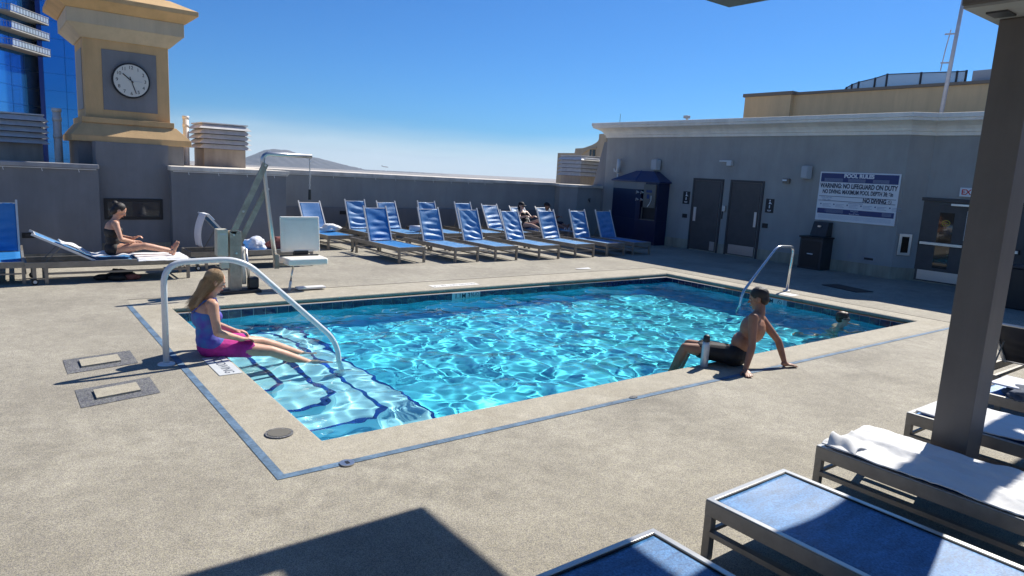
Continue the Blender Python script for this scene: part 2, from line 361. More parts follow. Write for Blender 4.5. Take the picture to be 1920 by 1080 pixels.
# ---- pool
pool = bpy.data.objects.new('swimming_pool', None); C.objects.link(pool); pool.location = (L/2, Wd/2, 0); pool['kind'] = 'structure'
FZ = -1.22
mb = MB()
wx0, wx1, wy0, wy1 = .03, L-.03, .03, Wd-.03
mb.add([(wx0, wy0, FZ), (wx1, wy0, FZ), (wx1, wy1, FZ), (wx0, wy1, FZ), (wx0, wy0, -.09), (wx1, wy0, -.09), (wx1, wy1, -.09), (wx0, wy1, -.09)],
       [(0, 1, 2, 3), (0, 4, 5, 1), (1, 5, 6, 2), (2, 6, 7, 3), (3, 7, 4, 0)])
shell = obj('pool_shell', mb, 'plaster', pool)
# coping: bullnose ring
prof = [(CO, 0.0)] + [(.045-.045*math.sin(a), -.045+.045*math.cos(a)) for a in [R(q) for q in (0, 22, 45, 67, 90, 120, 150, 180)]] + [(.06, -.095), (CO, -.095)]
def ring(k, z):      # k: distance outward from the inner edge
    ox1 = min(k, CO); kx = {'x0': -k, 'y0': -k, 'x1': L+k*(CO-.05)/CO if k > .1 else L+k, 'y1': Wd+k*(.75)/CO if k > .1 else Wd+k}
    return [(kx['x0'], kx['y0'], z), (kx['x1'], kx['y0'], z), (kx['x1'], kx['y1'], z), (kx['x0'], kx['y1'], z)]
mb = MB(); vs = []; fs = []
for k, z in prof: vs += ring(k, z)
for i in range(len(prof)-1):
    for q in range(4): fs.append((i*4+q, i*4+(q+1) % 4, (i+1)*4+(q+1) % 4, (i+1)*4+q))
mb.add(vs, fs)
me = mb.mesh('coping', True)
cop = obj('coping', me, 'coping', pool); 
cop.modifiers.new('es', 'EDGE_SPLIT').split_angle = R(50)
# waterline tiles: one object each
TP = .178
tme = MB().box(-.083, .083, -.006, .006, -.083, .083).mesh('waterline_tile'); tme.materials.append(M_['tile'])
gm = MB()
gm.box(wx0, wx1, wy1-.004, wy1, -.29, -.092); gm.box(wx0, wx1, wy0, wy0+.004, -.29, -.092); gm.box(wx0, wx0+.004, wy0+.004, wy1-.004, -.29, -.092); gm.box(wx1-.004, wx1, wy0+.004, wy1-.004, -.29, -.092)
obj('tile_grout', gm, 'grout', pool)
def tiles(a, b, fixed, axis, sgn):
    n = round((b-a)/TP); p = (b-a)/n
    for i in range(n):
        c = a+p*(i+.5)
        if axis == 'x' and fixed > 3 and 4.62 < c < 5.22: continue
        if axis == 'y' and fixed > 3 and 2.45 < c < 3.0: continue
        o = bpy.data.objects.new('waterline_tile', tme); C.objects.link(o); o.parent = pool
        z = -.180 + random.uniform(-.0008, .0008)
        if axis == 'x': o.location = Vector((c, fixed+sgn*.006, z))-pool.location; o.rotation_euler = (random.uniform(-.012, .012), 0, random.uniform(-.01, .01)); o.scale = (p/TP*.995, 1, 1)
        else: o.location = Vector((fixed+sgn*.006, c, z))-pool.location; o.rotation_euler = (0, 0, math.pi/2+random.uniform(-.01, .01))
tiles(wx0, wx1, wy1-.004, 'x', -1); tiles(wx0, wx1, wy0+.004, 'x', 1); tiles(wy0+.01, wy1-.01, wx1-.004, 'y', -1); tiles(wy0+.01, wy1-.01, wx0+.004, 'y', 1)
# depth marking tiles in the back wall: 1.1M 3 1/2 no diving
dm = obj('depth_marker', MB().box(4.62, 5.24, wy1-.016, wy1-.005, -.265, -.095), 'offwhite', pool, label='white depth marker tile reading 1.1M 3½ with no diving symbol')
Mx = frame_mat((4.90, wy1-.0175, -.155), (1, 0, 0), (0, 0, 1))
text('depth_lettering', '1.1M 3½', 'signink', .125, Mx, dm, world=False, bold=.002)
def ring_sign(mbx, M, r, t, n=24, depth=.002):
    vs = []; fs = []
    for k in range(n):
        a = 2*math.pi*k/n
        for rr in (r, r-t):
            for z in (0, depth): vs.append(M @ Vector((rr*math.cos(a), rr*math.sin(a), z)))
    for k in range(n):
        a = k*4; b = ((k+1) % n)*4
        fs += [(a+1, b+1, b+3, a+3), (a, a+2, b+2, b), (a, b, b+1, a+1), (a+2, a+3, b+3, b+2)]
    mbx.add(vs, fs)
    mbx.bar(M @ Vector((-r*.65, r*.65, depth*.5)), M @ Vector((r*.65, -r*.65, depth*.5)), t, depth, upv=M.to_3x3() @ Vector((0, 0, 1)))
q = MB(); ring_sign(q, frame_mat((5.17, wy1-.0175, -.155), (1, 0, 0), (0, 0, 1)), .047, .009)
obj('no_diving_symbol', q, 'signink', dm, world=True)
dm2 = obj('depth_marker', MB().box(wx1-.016, wx1-.005, 2.46, 3.0, -.265, -.095), 'offwhite', pool, label='white depth marker tile with no diving symbol on right wall')
q = MB(); ring_sign(q, frame_mat((wx1-.0175, 2.54, -.155), (0, -1, 0), (0, 0, 1)), .047, .009); obj('no_diving_symbol', q, 'signink', dm2)
text('depth_lettering', '1.1M', 'signink', .12, frame_mat((wx1-.0175, 2.80, -.155), (0, -1, 0), (0, 0, 1)), dm2, bold=.002)
# steps: concentric tiers in the near-left corner area, blue trim on their noses
def tier(ox, oy0, oy1, z, ch):
    poly = [(wx0, oy0), (ox-ch, oy0), (ox, oy0+ch), (ox, oy1-ch), (ox-ch, oy1), (wx0, oy1)]
    s = obj('step', MB().prism(poly, FZ+.001 if z > FZ else FZ, z), 'step_plaster', pool)
    tr = MB()
    pts = [Vector((x, y, z+.004)) for x, y in poly]
    for a, b in zip(pts[:-1], pts[1:]):
        d = (b-a); n = max(1, round(d.length/.1)); u = d/n; nn = Vector((-u.y, u.x, 0)).normalized()*.028
        for i in range(n):
            c = a+u*(i+.5)+nn
            tr.bar(c-u*.46, c+u*.46, .052, .012)
    t = obj('trim_tile', tr, 'trimtile', s, kind='stuff')
    return [s, t]
stp = []
stp += tier(.44, 2.05, 4.1, -.36, .16)
stp += tier(.85, 1.62, 4.6, -.58, .20)
stp += tier(1.28, 1.15, 5.05, -.80, .24)
stp += tier(1.72, .62, 5.4, -1.01, .28)
# second line on floor: dark stripe
# water
nx, ny = 640, 336
gx = np.linspace(-.03, L+.03, nx); gy = np.linspace(-.03, Wd+.03, ny)
GX, GY = np.meshgrid(gx, gy, indexing='ij'); Z = np.zeros_like(GX)
for k in range(130):
    lam = .17*(7.6**rng.random()); th = rng.random()*2*math.pi; kk = 2*math.pi/lam
    amp = .0030*(lam/.5)**1.15*(.5+rng.random())*.30
    dx, dy = math.cos(th), math.sin(th)
    ph = rng.random()*6.28; bend = .5*np.sin(.9*GX+.7*GY+ph*3)
    Z += amp*np.sin(kk*(dx*GX+dy*GY)+ph+bend)
swx, swy = 9.7, .80
rr = np.sqrt((GX-swx)**2+(GY-swy)**2); Z += .004*np.exp(-rr/1.1)*np.sin(rr*26)
rr = np.sqrt((GX-1.5)**2+(GY-2.9)**2); Z += .003*np.exp(-rr/.7)*np.sin(rr*24)
vs = np.stack([GX, GY, Z+WZ], -1).reshape(-1, 3)
idx = np.arange(nx*ny).reshape(nx, ny)
F = np.stack([idx[:-1, :-1], idx[1:, :-1], idx[1:, 1:], idx[:-1, 1:]], -1).reshape(-1, 4)
bo = len(vs)
verts = vs.tolist(); faces = F.tolist()
border = list(idx[:, 0]) + list(idx[-1, 1:]) + list(idx[-2::-1, -1]) + list(idx[0, -2:0:-1])
low = []
for b_ in border:
    low.append(len(verts)); verts.append((verts[b_][0], verts[b_][1], FZ-.25))
nb = len(border)
for i in range(nb): faces.append((int(border[i]), low[i], low[(i+1) % nb], int(border[(i+1) % nb])))
faces.append(tuple(low[::-1]))
me = bpy.data.meshes.new('pool_water'); me.from_pydata(verts, [], faces); me.update()
nt_ = len(F); me.polygons.foreach_set('use_smooth', [True]*nt_+[False]*(len(me.polygons)-nt_))
bm = bmesh.new(); bm.from_mesh(me); bmesh.ops.recalc_face_normals(bm, faces=bm.faces)
for e in bm.edges:
    if len(e.link_faces) == 2 and e.link_faces[0].smooth != e.link_faces[1].smooth: e.smooth = False
bm.to_mesh(me); bm.free()
water = obj('pool_water', me, 'water', kind='structure')
water.cycles.is_caustics_caster = True
RECV = [shell]+stp
# ---- tape, joints, hatches, drains
tp = MB()
tp.add([(-.53, -.53, .004), (10.75, -.60, .004), (10.75, -.54, .004), (-.465, -.465, .004), (-.465, 5.8, .004), (-.53, 5.8, .004)], [(0, 1, 2, 3), (0, 3, 4, 5)])
tag(obj('floor_tape', tp, 'tape'), 'long strip of faded blue tape bordering the coping on two sides', 'tape')
jm = MB(); jm.box(-.46, L+.41, Wd+.75, Wd+.765, -.01, .003); jm.box(L+.41, L+.425, -.46, Wd+.765, -.01, .003)
obj('expansion_joint', jm, 'joint', kind='structure')
for nm, lb, y0, y1, x0, dy in (('service_hatch', 'grey edged service patch in deck nearer the loungers, left of the white handrail', 2.80, 3.30, -1.47, .25), ('service_hatch', 'grey edged service patch in deck nearest the camera, left of blue tape', 1.72, 2.21, -1.46, .25)):
    t = thing(nm, lb, 'floor hatch', (x0+.3, y0+.2, 0), group='floor hatches beside the handrail')
    w = .62
    sk = lambda x, y: (x, y+(x-x0)*.20, .004)
    obj('surround', MB().add([sk(x0, y0-.14), sk(x0+w, y0-.14), sk(x0+w, y1-.1), sk(x0, y1-.1)], [(0, 1, 2, 3)]), 'patch', t)
    a = MB(); P = [sk(x0+.13, y0+.0), sk(x0+w-.14, y0+.0), sk(x0+w-.14, y1-.24), sk(x0+.13, y1-.24)]
    a.add([(x, y, .004) for x, y, z in P]+[(x, y, .022) for x, y, z in P], [(4, 5, 6, 7), (0, 1, 5, 4), (1, 2, 6, 5), (2, 3, 7, 6), (3, 0, 4, 7)])
    obj('cover_panel', a, 'panel', t)
t = thing('round_drain_cover', 'round grey slotted cover set in the near left corner of the coping', 'drain cover', (-.255, .26, 0))
a = MB(); n = 28
a.prism([(-.255+.108*math.cos(2*math.pi*k/n), .26+.108*math.sin(2*math.pi*k/n)) for k in range(n)], .001, .010); obj('rim', a, 'patch', t)
a = MB()
for k in range(-4, 5):
    hw = math.sqrt(.088**2-(k*.019)**2); a.box(-.255-hw, -.255+hw, .26+k*.019-.0055, .26+k*.019+.0055, .0105, .0145)
obj('slat', a, 'drainslat', t, kind='stuff')
t = thing('deck_drain', 'small square chrome deck drain on the tape, nearest the camera', 'drain', (-.03, -.52, 0), group='small drains on the near tape line')
obj('plate', MB().prism([(-.03+.055*math.cos(2*math.pi*k/14), -.52+.055*math.sin(2*math.pi*k/14)) for k in range(14)], .005, .012), 'steel', t); obj('slot', MB().box(-.04, -.015, -.54, -.50, .0125, .015), 'black', t)
tag(obj('deck_drain', MB().prism([(2.98+.05*math.cos(2*math.pi*k/14), -.5+.03*math.sin(2*math.pi*k/14)) for k in range(14)], .005, .011), 'patch'), 'small tan drain plate on the tape midway along the near edge', 'drain', 'small drains on the near tape line')
# coping depth markers (flat plates with lettering)
t = thing('coping_sign', 'white no diving plate set in the coping by the seated woman', 'depth marker', (-.15, 2.3, 0))
obj('plate', MB().box(-.265, -.045, 1.98, 2.68, .001, .006), 'offwhite', t)
text('lettering', 'NO DIVING', 'signink', .13, frame_mat((-.155, 2.33, .0065), (0, -1, 0), (1, 0, 0)), t, ext=.0008, wscale=.9)
t = thing('coping_sign', 'white depth lettering on the far coping above the tile marker', 'depth marker', (5.0, 5.75, 0))
obj('plate', MB().box(4.35, 5.35, 5.63, 5.86, .001, .005), 'led', t)
text('lettering', '3½ FT  NO DIVING', 'signink', .12, frame_mat((4.85, 5.74, .0055), (1, 0, 0), (0, 1, 0)), t, ext=.0008, wscale=.9)
t = tag(obj('coping_sign', MB().box(10.62, 10.92, 2.35, 2.68, .001, .005), 'led'), 'small pale plate on the coping by the steel handrail', 'depth marker')
tag(obj('paper_scrap', MB().add([(8.75, 6.62, .012), (9.15, 6.56, .006), (9.2, 6.72, .02), (8.8, 6.74, .006)], [(0, 1, 2, 3)]), 'white'), 'scrap of white paper lying on the deck beyond the far coping', 'paper')

# ================================================================== WALLS
def cap_hooks(name, x0, x1, y, z, parent):
    mbx = MB(); mbx.tube([(x0, y, z), (x1, y, z)], .007, 6)
    obj('light_cord', mbx, 'white', parent)
    n = int((x1-x0)/.55)
    for i in range(n):
        x = x0+(i+.5)*(x1-x0)/n
        obj('cord_hook', MB().tube([(x, y, z), (x, y-.01, z-.03), (x+.008, y-.012, z-.06)], .006, 5), 'white', parent)
YL = 10.64
t = thing('parapet_wall', 'grey parapet wall with pale cap, left of the clock tower', 'wall', (-3, YL, 0))
obj('wall_panel', MB().box(-9, -.265, YL, YL+.32, .15, 1.77), 'stucco2', t)
obj('base_band', MB().box(-9, -.265, YL-.012, YL+.30, 0, .15), 'band', t)
obj('cap', MB().box(-9, -.255, YL-.05, YL+.40, 1.771, 1.852), 'capgrey', t, bevel=.008)
cap_hooks('c', -9, -.30, YL-.035, 1.755, t)
t = thing('parapet_wall', 'grey parapet wall with pale cap, right of the clock tower behind the lift', 'wall', (2, YL, 0))
obj('wall_panel', MB().box(1.02, 3.38, YL, YL+3.4, .15, 1.80), 'stucco2', t)
obj('base_band', MB().box(1.02, 3.38, YL-.012, YL+3.3, 0, .15), 'band', t)
obj('cap', MB().box(1.0, 3.44, YL-.05, YL+3.5, 1.801, 1.888), 'cap', t, bevel=.008)
cap_hooks('c', 1.05, 3.40, YL-.035, 1.785, t)
YR = 14.0
t = thing('parapet_wall', 'long low grey parapet wall behind the rows of blue loungers', 'wall', (9, YR, 0))
obj('wall_panel', MB().box(3.381, 14.4, YR, YR+.35, .87, 1.79), 'stucco', t)
obj('shade_toned_panel', MB().box(3.381, 14.4, YR-.03, YR+.35, .12, .87), 'stucco2', t)  # shade behind the loungers put in as a darker stucco strip
obj('base_band', MB().box(3.381, 14.4, YR-.04, YR+.34, 0, .12), 'band', t)
vs = [(3.445, YR-.06, 1.79), (14.42, YR-.06, 1.75), (14.42, YR+2.2, 1.75), (3.445, YR+2.2, 1.79), (3.445, YR-.06, 1.888), (14.42, YR-.06, 1.845), (14.42, YR+2.2, 1.845), (3.445, YR+2.2, 1.888)]
obj('cap', MB().add(vs, [(0, 3, 2, 1), (4, 5, 6, 7), (0, 1, 5, 4), (1, 2, 6, 5), (2, 3, 7, 6), (3, 0, 4, 7)]), 'cap', t, bevel=.008)
mbx = MB().tube([(3.45, YR-.045, 1.775), (11.5, YR-.045, 1.745)], .008, 6); obj('light_cord', mbx, 'white', t)
for i in range(12):
    x = 3.9+i*.66; z = 1.775-(x-3.45)*.0037
    obj('cord_hook', MB().tube([(x, YR-.045, z), (x, YR-.055, z-.035), (x+.008, YR-.058, z-.07)], .007, 5), 'white', t)
t = thing('parapet_wall', 'grey parapet corner pier beside the blue shower booth', 'wall', (15, 13.3, 0))
obj('pier', MB().prism([(14.3, 14.5), (14.3, 13.75), (14.75, 13.3), (15.95, 13.3), (15.95, 14.5)], 0, 1.73), 'stucco', t)
obj('cap', MB().prism([(14.25, 14.6), (14.25, 13.72), (14.73, 13.24), (15.95, 13.24), (15.95, 14.6)], 1.731, 1.82), 'cap', t, bevel=.006)
for x, y, w, lb in ((-1.43, YL-.001, .21, 'black recessed socket low in the left parapet, beside the reclined lounger'), (6.2, YR-.031, .22, 'black socket low on the back parapet behind the loungers'), (10.3, YR-.031, .22, 'black socket on back parapet behind the pale lounger')):
    zz = .5 if y < 12 else .72
    t = thing('wall_socket', lb, 'socket', (x, y, zz), group='sockets in the parapet'); obj('plate', MB().box(x-w/2, x+w/2, y-.012, y, zz-.05, zz+.05), 'black', t, bevel=.003); obj('outlet', MB().box(x-w/4, x+w/4, y-.016, y-.0125, zz-.02, zz+.02), 'dark', t)
t = thing('hose_bib', 'small black hose bib on the parapet corner pier', 'tap', (15.3, 13.29, 1.28)); obj('valve', MB().tube([(15.3, 13.299, 1.3), (15.3, 13.24, 1.3), (15.3, 13.22, 1.22)], .02, 8), 'black', t); obj('handle', MB().box(15.25, 15.35, 13.22, 13.24, 1.33, 1.35), 'black', t)

# ---- clock tower
t = thing('clock_tower', 'ochre clock tower with round white clock, rising above grey base', 'clock tower', (.46, 12.3, 0))
TX0, TX1, TY0, TY1 = -.26, 1.02, 10.88, 13.2
obj('lower_base', MB().box(TX0-.0, TX1, TY0, TY0+.6, 0.3, 1.9), 'stucco2', t)
obj('base_band', MB().box(TX0-.0, TX1-.0, TY0-.012, TY0+.5, 0, .3), 'band', t)
obj('upper_base', MB().box(-.50, 1.46, 11.55, 13.35, 0, 2.30), 'stucco2', t)
obj('base_skirt', MB().box(-.53, 1.5, TY0-.003, 11.57, 1.88, 2.30).v and MB().box(-.262, 1.022, TY0-.004, 11.6, 1.80, 2.30), 'stucco2', t)
sk = MB(); sk.box(-.60, 1.60, 11.45, 13.5, 2.30, 2.415); sk.frustum((-.60, 1.60, 11.45, 13.5), (-.40, 1.34, 11.65, 13.35), 2.416, 2.68); sk.box(-.40, 1.30, 11.62, 13.35, 2.681, 2.79)
obj('skirt_roof', sk, 'ochre', t, bevel=.006)
BX0, BX1, BY0, BY1 = -.315, 1.245, 11.75, 13.25
obj('shaft', MB().box(BX0, BX1, BY0, BY1, 2.79, 4.40), 'ochre', t, bevel=.008)
obj('clock_panel', MB().box(.005, 1.005, BY0-.014, BY0, 2.96, 4.16), 'stucco2', t, bevel=.004)
obj('side_panel', MB().box(BX0-.014, BX0, 12.0, 13.0, 2.96, 4.16), 'stucco', t, bevel=.004)
cr_ = MB()
cr_.frustum((BX0-.03, BX1+.03, BY0-.03, BY1+.03), (BX0-.26, BX1+.26, BY0-.26, BY1+.26), 4.34, 4.57)
cr_.box(BX0-.27, BX1+.27, BY0-.27, BY1+.27, 4.57, 4.84)
obj('crown_soffit', cr_, 'cream', t, bevel=.006)
cr_ = MB(); cr_.frustum((BX0-.29, BX1+.29, BY0-.29, BY1+.29), (BX0-.50, BX1+.50, BY0-.50, BY1+.50), 4.842, 5.0)
cr_.box(BX0-.51, BX1+.51, BY0-.51, BY1+.51, 5.0, 5.09); cr_.frustum((BX0-.5, BX1+.5, BY0-.5, BY1+.5), (BX0-.05, BX1+.05, BY0-.05, BY1+.05), 5.092, 5.30)
cr_.box(BX0+.02, BX1-.02, BY0+.05, BY1-.05, 5.30, 5.42); cr_.box(BX0+.14, BX1-.14, BY0+.14, BY1-.14, 5.42, 6.4)
obj('crown', cr_, 'ochre', t, bevel=.006)
cx, cz, cr0 = .515, 3.585, .355
ck = obj('clock', MB().tube([(cx, BY0-.015, cz), (cx, BY0-.075, cz)], cr0, 40), 'black', t, smooth=False)
obj('clock_dial', MB().tube([(cx, BY0-.0755, cz), (cx, BY0-.079, cz)], cr0-.032, 40), 'clockface', ck)
for k in range(12):
    a = R(90-30*(k+1)); text('numeral', str(k+1), 'black', .095, frame_mat((cx+.26*math.cos(a), BY0-.0805, cz+.26*math.sin(a)), (1, 0, 0), (0, 0, 1)), ck, ext=.0008)
def hand(a, l, w, back=.05):
    d = Vector((math.cos(a), 0, math.sin(a))); c0 = Vector((cx, BY0-.086, cz)); return MB().bar(c0-d*back, c0+d*l, w, .004, upv=(0, 1, 0))
obj('hour_hand', hand(R(140), .20, .020), 'black', ck); 
m_ = hand(R(-72), .27, .014, .08); m_.v = [(x, y-.006, z) for x, y, z in m_.v]; obj('minute_hand', m_, 'black', ck)
m_ = hand(R(-3), .2, .006, .07); m_.v = [(x, y-.011, z) for x, y, z in m_.v]; obj('second_hand', m_, 'faint', ck)
w = obj('window', MB().box(-.17, .885, TY0-.02, TY0, .775, 1.20), 'black', t, bevel=.004)
obj('pane', MB().box(-.11, .825, TY0-.024, TY0-.0205, .835, 1.14), 'glassdark', w)

# ---- louvred vents behind the parapets
def vent(name, lb, x0, x1, y0, y1, zb, z0, z1, n, grp='louvred roof vents'):
    t = thing(name, lb, 'roof vent', ((x0+x1)/2, (y0+y1)/2, 0), group=grp)
    obj('housing_base', MB().box(x0+.07, x1-.07, y0+.07, y1-.07, zb, z0), 'ventbox', t, bevel=.006)
    obj('housing', MB().box(x0+.08, x1-.08, y0+.08, y1-.08, z0, z1-.02), 'dark', t)
    h = (z1-z0)/n
    for k in range(n):
        za = z0+k*h; o = .05
        obj('louvre', MB().frustum((x0-o, x1+o, y0-o, y1+o), (x0+.06, x1-.06, y0+.06, y1-.06), za+.006, za+h*.93), 'vent', t)
    obj('lid', MB().box(x0+.02, x1-.02, y0+.02, y1-.02, z1+.001, z1+.03), 'vent', t, bevel=.004)
vent('roof_vent', 'silver louvred roof vent left of the clock tower', -3.2, -.96, 12.4, 13.8, 1.2, 2.19, 2.76, 5)
vent('roof_vent', 'silver louvred roof vent right of the clock tower against the sky', 2.04, 3.13, 12.5, 13.6, 1.2, 2.31, 2.88, 5)
vent('roof_vent', 'silver louvred roof vent beside the pool house corner', 16.40, 17.70, 15.0, 16.3, .5, 2.14, 2.90, 5)
tag(obj('strip_light', MB().box(16.45, 17.2, 14.82, 14.94, 2.76, 2.84), 'white', bevel=.02), 'short white strip light on the vent beside the pool house', 'lamp')
for x, y, z0, z1, r, lb in ((-.76, 12.5, 1.2, 2.93, .075, 'grey vent pipe between left roof vent and clock tower'), (1.80, 12.9, 1.2, 3.02, .065, 'white vent pipe between clock tower and right roof vent')):
    t = thing('vent_pipe', lb, 'pipe', (x, y, 0)); obj('pipe', MB().tube([(x, y, z0), (x, y, z1)], r, 14), 'pvc', t, smooth=True)
    obj('collar', MB().tube([(x, y, z1-.25), (x, y, z1-.17)], r*1.14, 14), 'pvc', t, smooth=True); obj('collar', MB().tube([(x, y, z1-.06), (x, y, z1+.01)], r*1.18, 14), 'pvc', t, smooth=True)
    obj('collar', MB().tube([(x, y, z1-.6), (x, y, z1-.52)], r*1.12, 14), 'pvc', t, smooth=True)

# ================================================================== POOL HOUSE (right)
t = ph = thing('pool_house', 'long grey stucco pool house with white cornice and restroom doors', 'building', (18, 6, 0))
YC = 2.86
XR = 16.35      # recessed part beyond the chamfer
HW = 3.56
obj('wall', MB().prism([(XW, YC), (XW, 13.2), (26, 13.2), (26, -8), (XR, -8), (XR, YC-.40)], 0.001, HW+.2), 'stucco', t)
obj('base_band', MB().prism([(XW-.012, YC), (XW-.012, 13.2), (XW+.1, 13.2), (XW+.1, YC), (XR+.1, YC-.40), (XR+.1, -8), (XR-.012, -8), (XR-.012, YC-.41)], 0.0, .30), 'band', t)
# buttress at the far end
obj('buttress', MB().add([(15.95, 13.2, 0), (15.95, 14.3, 0), (16.3, 14.3, 0), (16.3, 13.2, 0), (15.95, 13.2, 3.4), (15.95, 13.35, 3.4), (16.3, 13.35, 3.4), (16.3, 13.2, 3.4)], [(0, 1, 2, 3), (4, 7, 6, 5), (0, 4, 5, 1), (1, 5, 6, 2), (2, 6, 7, 3), (3, 7, 4, 0)]), 'stucco2', t)
# cornice: swept profile along the wall line
path = [(26, 13.2), (XW, 13.2), (XW, YC), (XR, YC-.40), (XR, -8)]
prof = [(0, 3.55), (.05, 3.55), (.055, 3.63), (.09, 3.64), (.11, 3.70), (.17, 3.77), (.26, 3.82), (.36, 3.86), (.40, 3.87), (.40, 3.93), (.43, 3.94), (.43, 4.04), (.36, 4.05), (0, 4.07)]
def offset_path(path, d):
    out = []
    n = len(path); nor = []
    for i in range(n-1):
        a = Vector(path[i]); b = Vector(path[i+1]); e = (b-a).normalized(); nor.append(Vector((e.y, -e.x)))
    for i in range(n):
        if i == 0: q = nor[0]; s = 1
        elif i == n-1: q = nor[-1]; s = 1
        else: q = (nor[i-1]+nor[i]).normalized(); s = 1/max(.3, q.dot(nor[i]))
        out.append(Vector(path[i]) - q*d*s)
    return out
tst = offset_path(path, .4)
sg = 1 if tst[2].x < XW else -1
mb = MB(); vs = []; fs = []; npth = len(path)
for d, z in prof:
    for q in offset_path(path, d*sg): vs.append((q.x, q.y, z))
for i in range(len(prof)-1):
    for k in range(npth-1): fs.append((i*npth+k, i*npth+k+1, (i+1)*npth+k+1, (i+1)*npth+k))
mb.add(vs, fs); me = mb.mesh('cornice'); obj('cornice', me, 'cornice', t)
obj('roof', MB().prism([(XW+.02, YC), (XW+.02, 13.15), (25.9, 13.15), (25.9, -7.9), (XR+.02, -7.9), (XR+.02, YC-.38)], HW+.21, 4.06), 'capgrey', t)
def door(y0, y1, pull_left, kick, label):
    f = obj('door', MB().box(XW-.02, XW+.0, y0+.10, y1-.06, .03, 2.20), 'door', ph, label=label)
    fr = MB(); fr.box(XW-.035, XW-.001, y1-.06, y1, 0, 2.27); fr.box(XW-.035, XW-.001, y0, y0+.10-.04, 0, 2.27); fr.box(XW-.035, XW-.001, y0+.06, y1-.06, 2.205, 2.27)
    obj('door_frame', fr, 'doorframe', f)
    ya, yb = (y1-.21, y1-.11) if pull_left else (y0+.14, y0+.22)
    obj('push_plate', MB().box(XW-.026, XW-.021, ya, yb, .92, 1.36), 'steel', f)
    if kick: obj('kick_plate', MB().box(XW-.025, XW-.021, y0+.12, y1-.14, .05, .33), 'steel', f)
    else: obj('kick_plate', MB().box(XW-.025, XW-.021, y0+.12, y0+.30, .05, .33), 'steel', f)
    return f
door(8.05, 9.19, True, False, 'dark grey restroom door nearer the booth')
door(6.66, 7.80, False, True, 'dark grey restroom door with steel kick plate')
# double exit doors in the recessed wall
def exit_door(y0, y1, label, glass=True):
    f = obj('door', MB().box(XR-.02, XR, y0, y1, .03, 1.985), 'door', ph, label=label)
    if glass:
        obj('vision_pane', MB().box(XR-.026, XR-.021, y1-.76, y1-.44, .38, 1.73), 'brownglass', f)
        vm = MB(); yc_ = y1-.60
        for k in range(14):
            a = 2*math.pi*k/14; b = 2*math.pi*(k+1)/14
            vm.bar((XR-.0275, yc_+.085*math.cos(a), 1.48+.07*math.sin(a)), (XR-.0275, yc_+.085*math.cos(b), 1.48+.07*math.sin(b)), .014, .002, upv=(1, 0, 0))
        vm.box(XR-.028, XR-.0265, yc_-.05, yc_+.05, 1.47, 1.49)
        obj('yellow_decal', vm, 'yellow', f)
    obj('panic_bar', MB().box(XR-.10, XR-.05, y0+.06, y1-.10, .93, 1.0), 'steel', f, bevel=.006)
    obj('bar_mount', MB().box(XR-.05, XR-.0205, y1-.14, y1-.06, .91, 1.02), 'black', f)
    obj('bar_mount', MB().box(XR-.05, XR-.0205, y0+.04, y0+.12, .91, 1.02), 'black', f)
    obj('kick_plate', MB().box(XR-.025, XR-.021, y0+.06, y1-.12, .06, .30), 'steel', f)
    return f
f1 = exit_door(1.42, 2.52, 'exit door with tall glass pane and steel push bar')
f2 = exit_door(.30, 1.40, 'exit door leaf partly hidden by the brown post', False)
fr = MB(); fr.box(XR-.06, XR-.001, 2.53, 2.60, 0, 2.07); fr.box(XR-.06, XR-.001, .22, .29, 0, 2.07); fr.box(XR-.06, XR-.001, .29, 2.53, 1.99, 2.07)
obj('door_frame', fr, 'doorframe', ph)
obj('door_closer', MB().box(XR-.09, XR-.021, 1.45, 1.85, 1.90, 1.955), 'steel', f1, bevel=.005)
obj('edge_plate', MB().box(XR-.03, XR-.021, 1.43, 1.50, 1.10, 1.80), 'white', f1)
# notice card on second leaf
nc = thing('door_notice', 'white notice with teal header taped on the exit door', 'notice', (XR-.03, .72, 1.4))
obj('card', MB().box(XR-.030, XR-.024, .60, .88, 1.13, 1.80), 'signwhite', nc); obj('header', MB().box(XR-.034, XR-.0305, .60, .84, 1.58, 1.79), 'teal', nc)
obj('print', MB().box(XR-.033, XR-.0305, .66, .78, 1.2, 1.4), 'faint', nc)
ex = thing('exit_sign', 'white EXIT sign with red letters above the exit doors', 'exit sign', (XR-.05, 1.5, 2.38))
obj('panel', MB().box(XR-.07, XR-.001, 1.30, 1.72, 2.135, 2.345), 'signwhite', ex, bevel=.006)
text('lettering', 'EXIT', 'red', .17, frame_mat((XR-.0715, 1.51, 2.235), (0, -1, 0), (0, 0, 1)), ex, bold=.004)
el = thing('emergency_light', 'white emergency light box above the exit doors, right of the post', 'light', (XR-.06, .1, 2.3))
obj('housing', MB().box(XR-.12, XR-.001, -.35, .12, 2.30, 2.52), 'offwhite', el, bevel=.02)
obj('lamp_head', MB().tube([(XR-.10, -.02, 2.26), (XR-.16, -.02, 2.22)], .045, 12), 'offwhite', el); obj('lamp_head', MB().tube([(XR-.10, -.22, 2.26), (XR-.16, -.22, 2.22)], .045, 12), 'offwhite', el)
# chamfer notice frame
nf = thing('notice_frame', 'small silver framed notice case on the wall beside the exit doors', 'notice case', (XW-.01, 2.7, .9))
Mf = frame_mat((16.11, 2.70, .88), Vector((.4, -.4, 0)), (0, 0, 1))
obj('case', MB().box(-.15, .15, -.27, .27, .002, .035, Mf), 'steel', nf, bevel=.006); obj('pane', MB().box(-.085, .085, -.2, .2, .0355, .039, Mf), 'brownglass', nf)
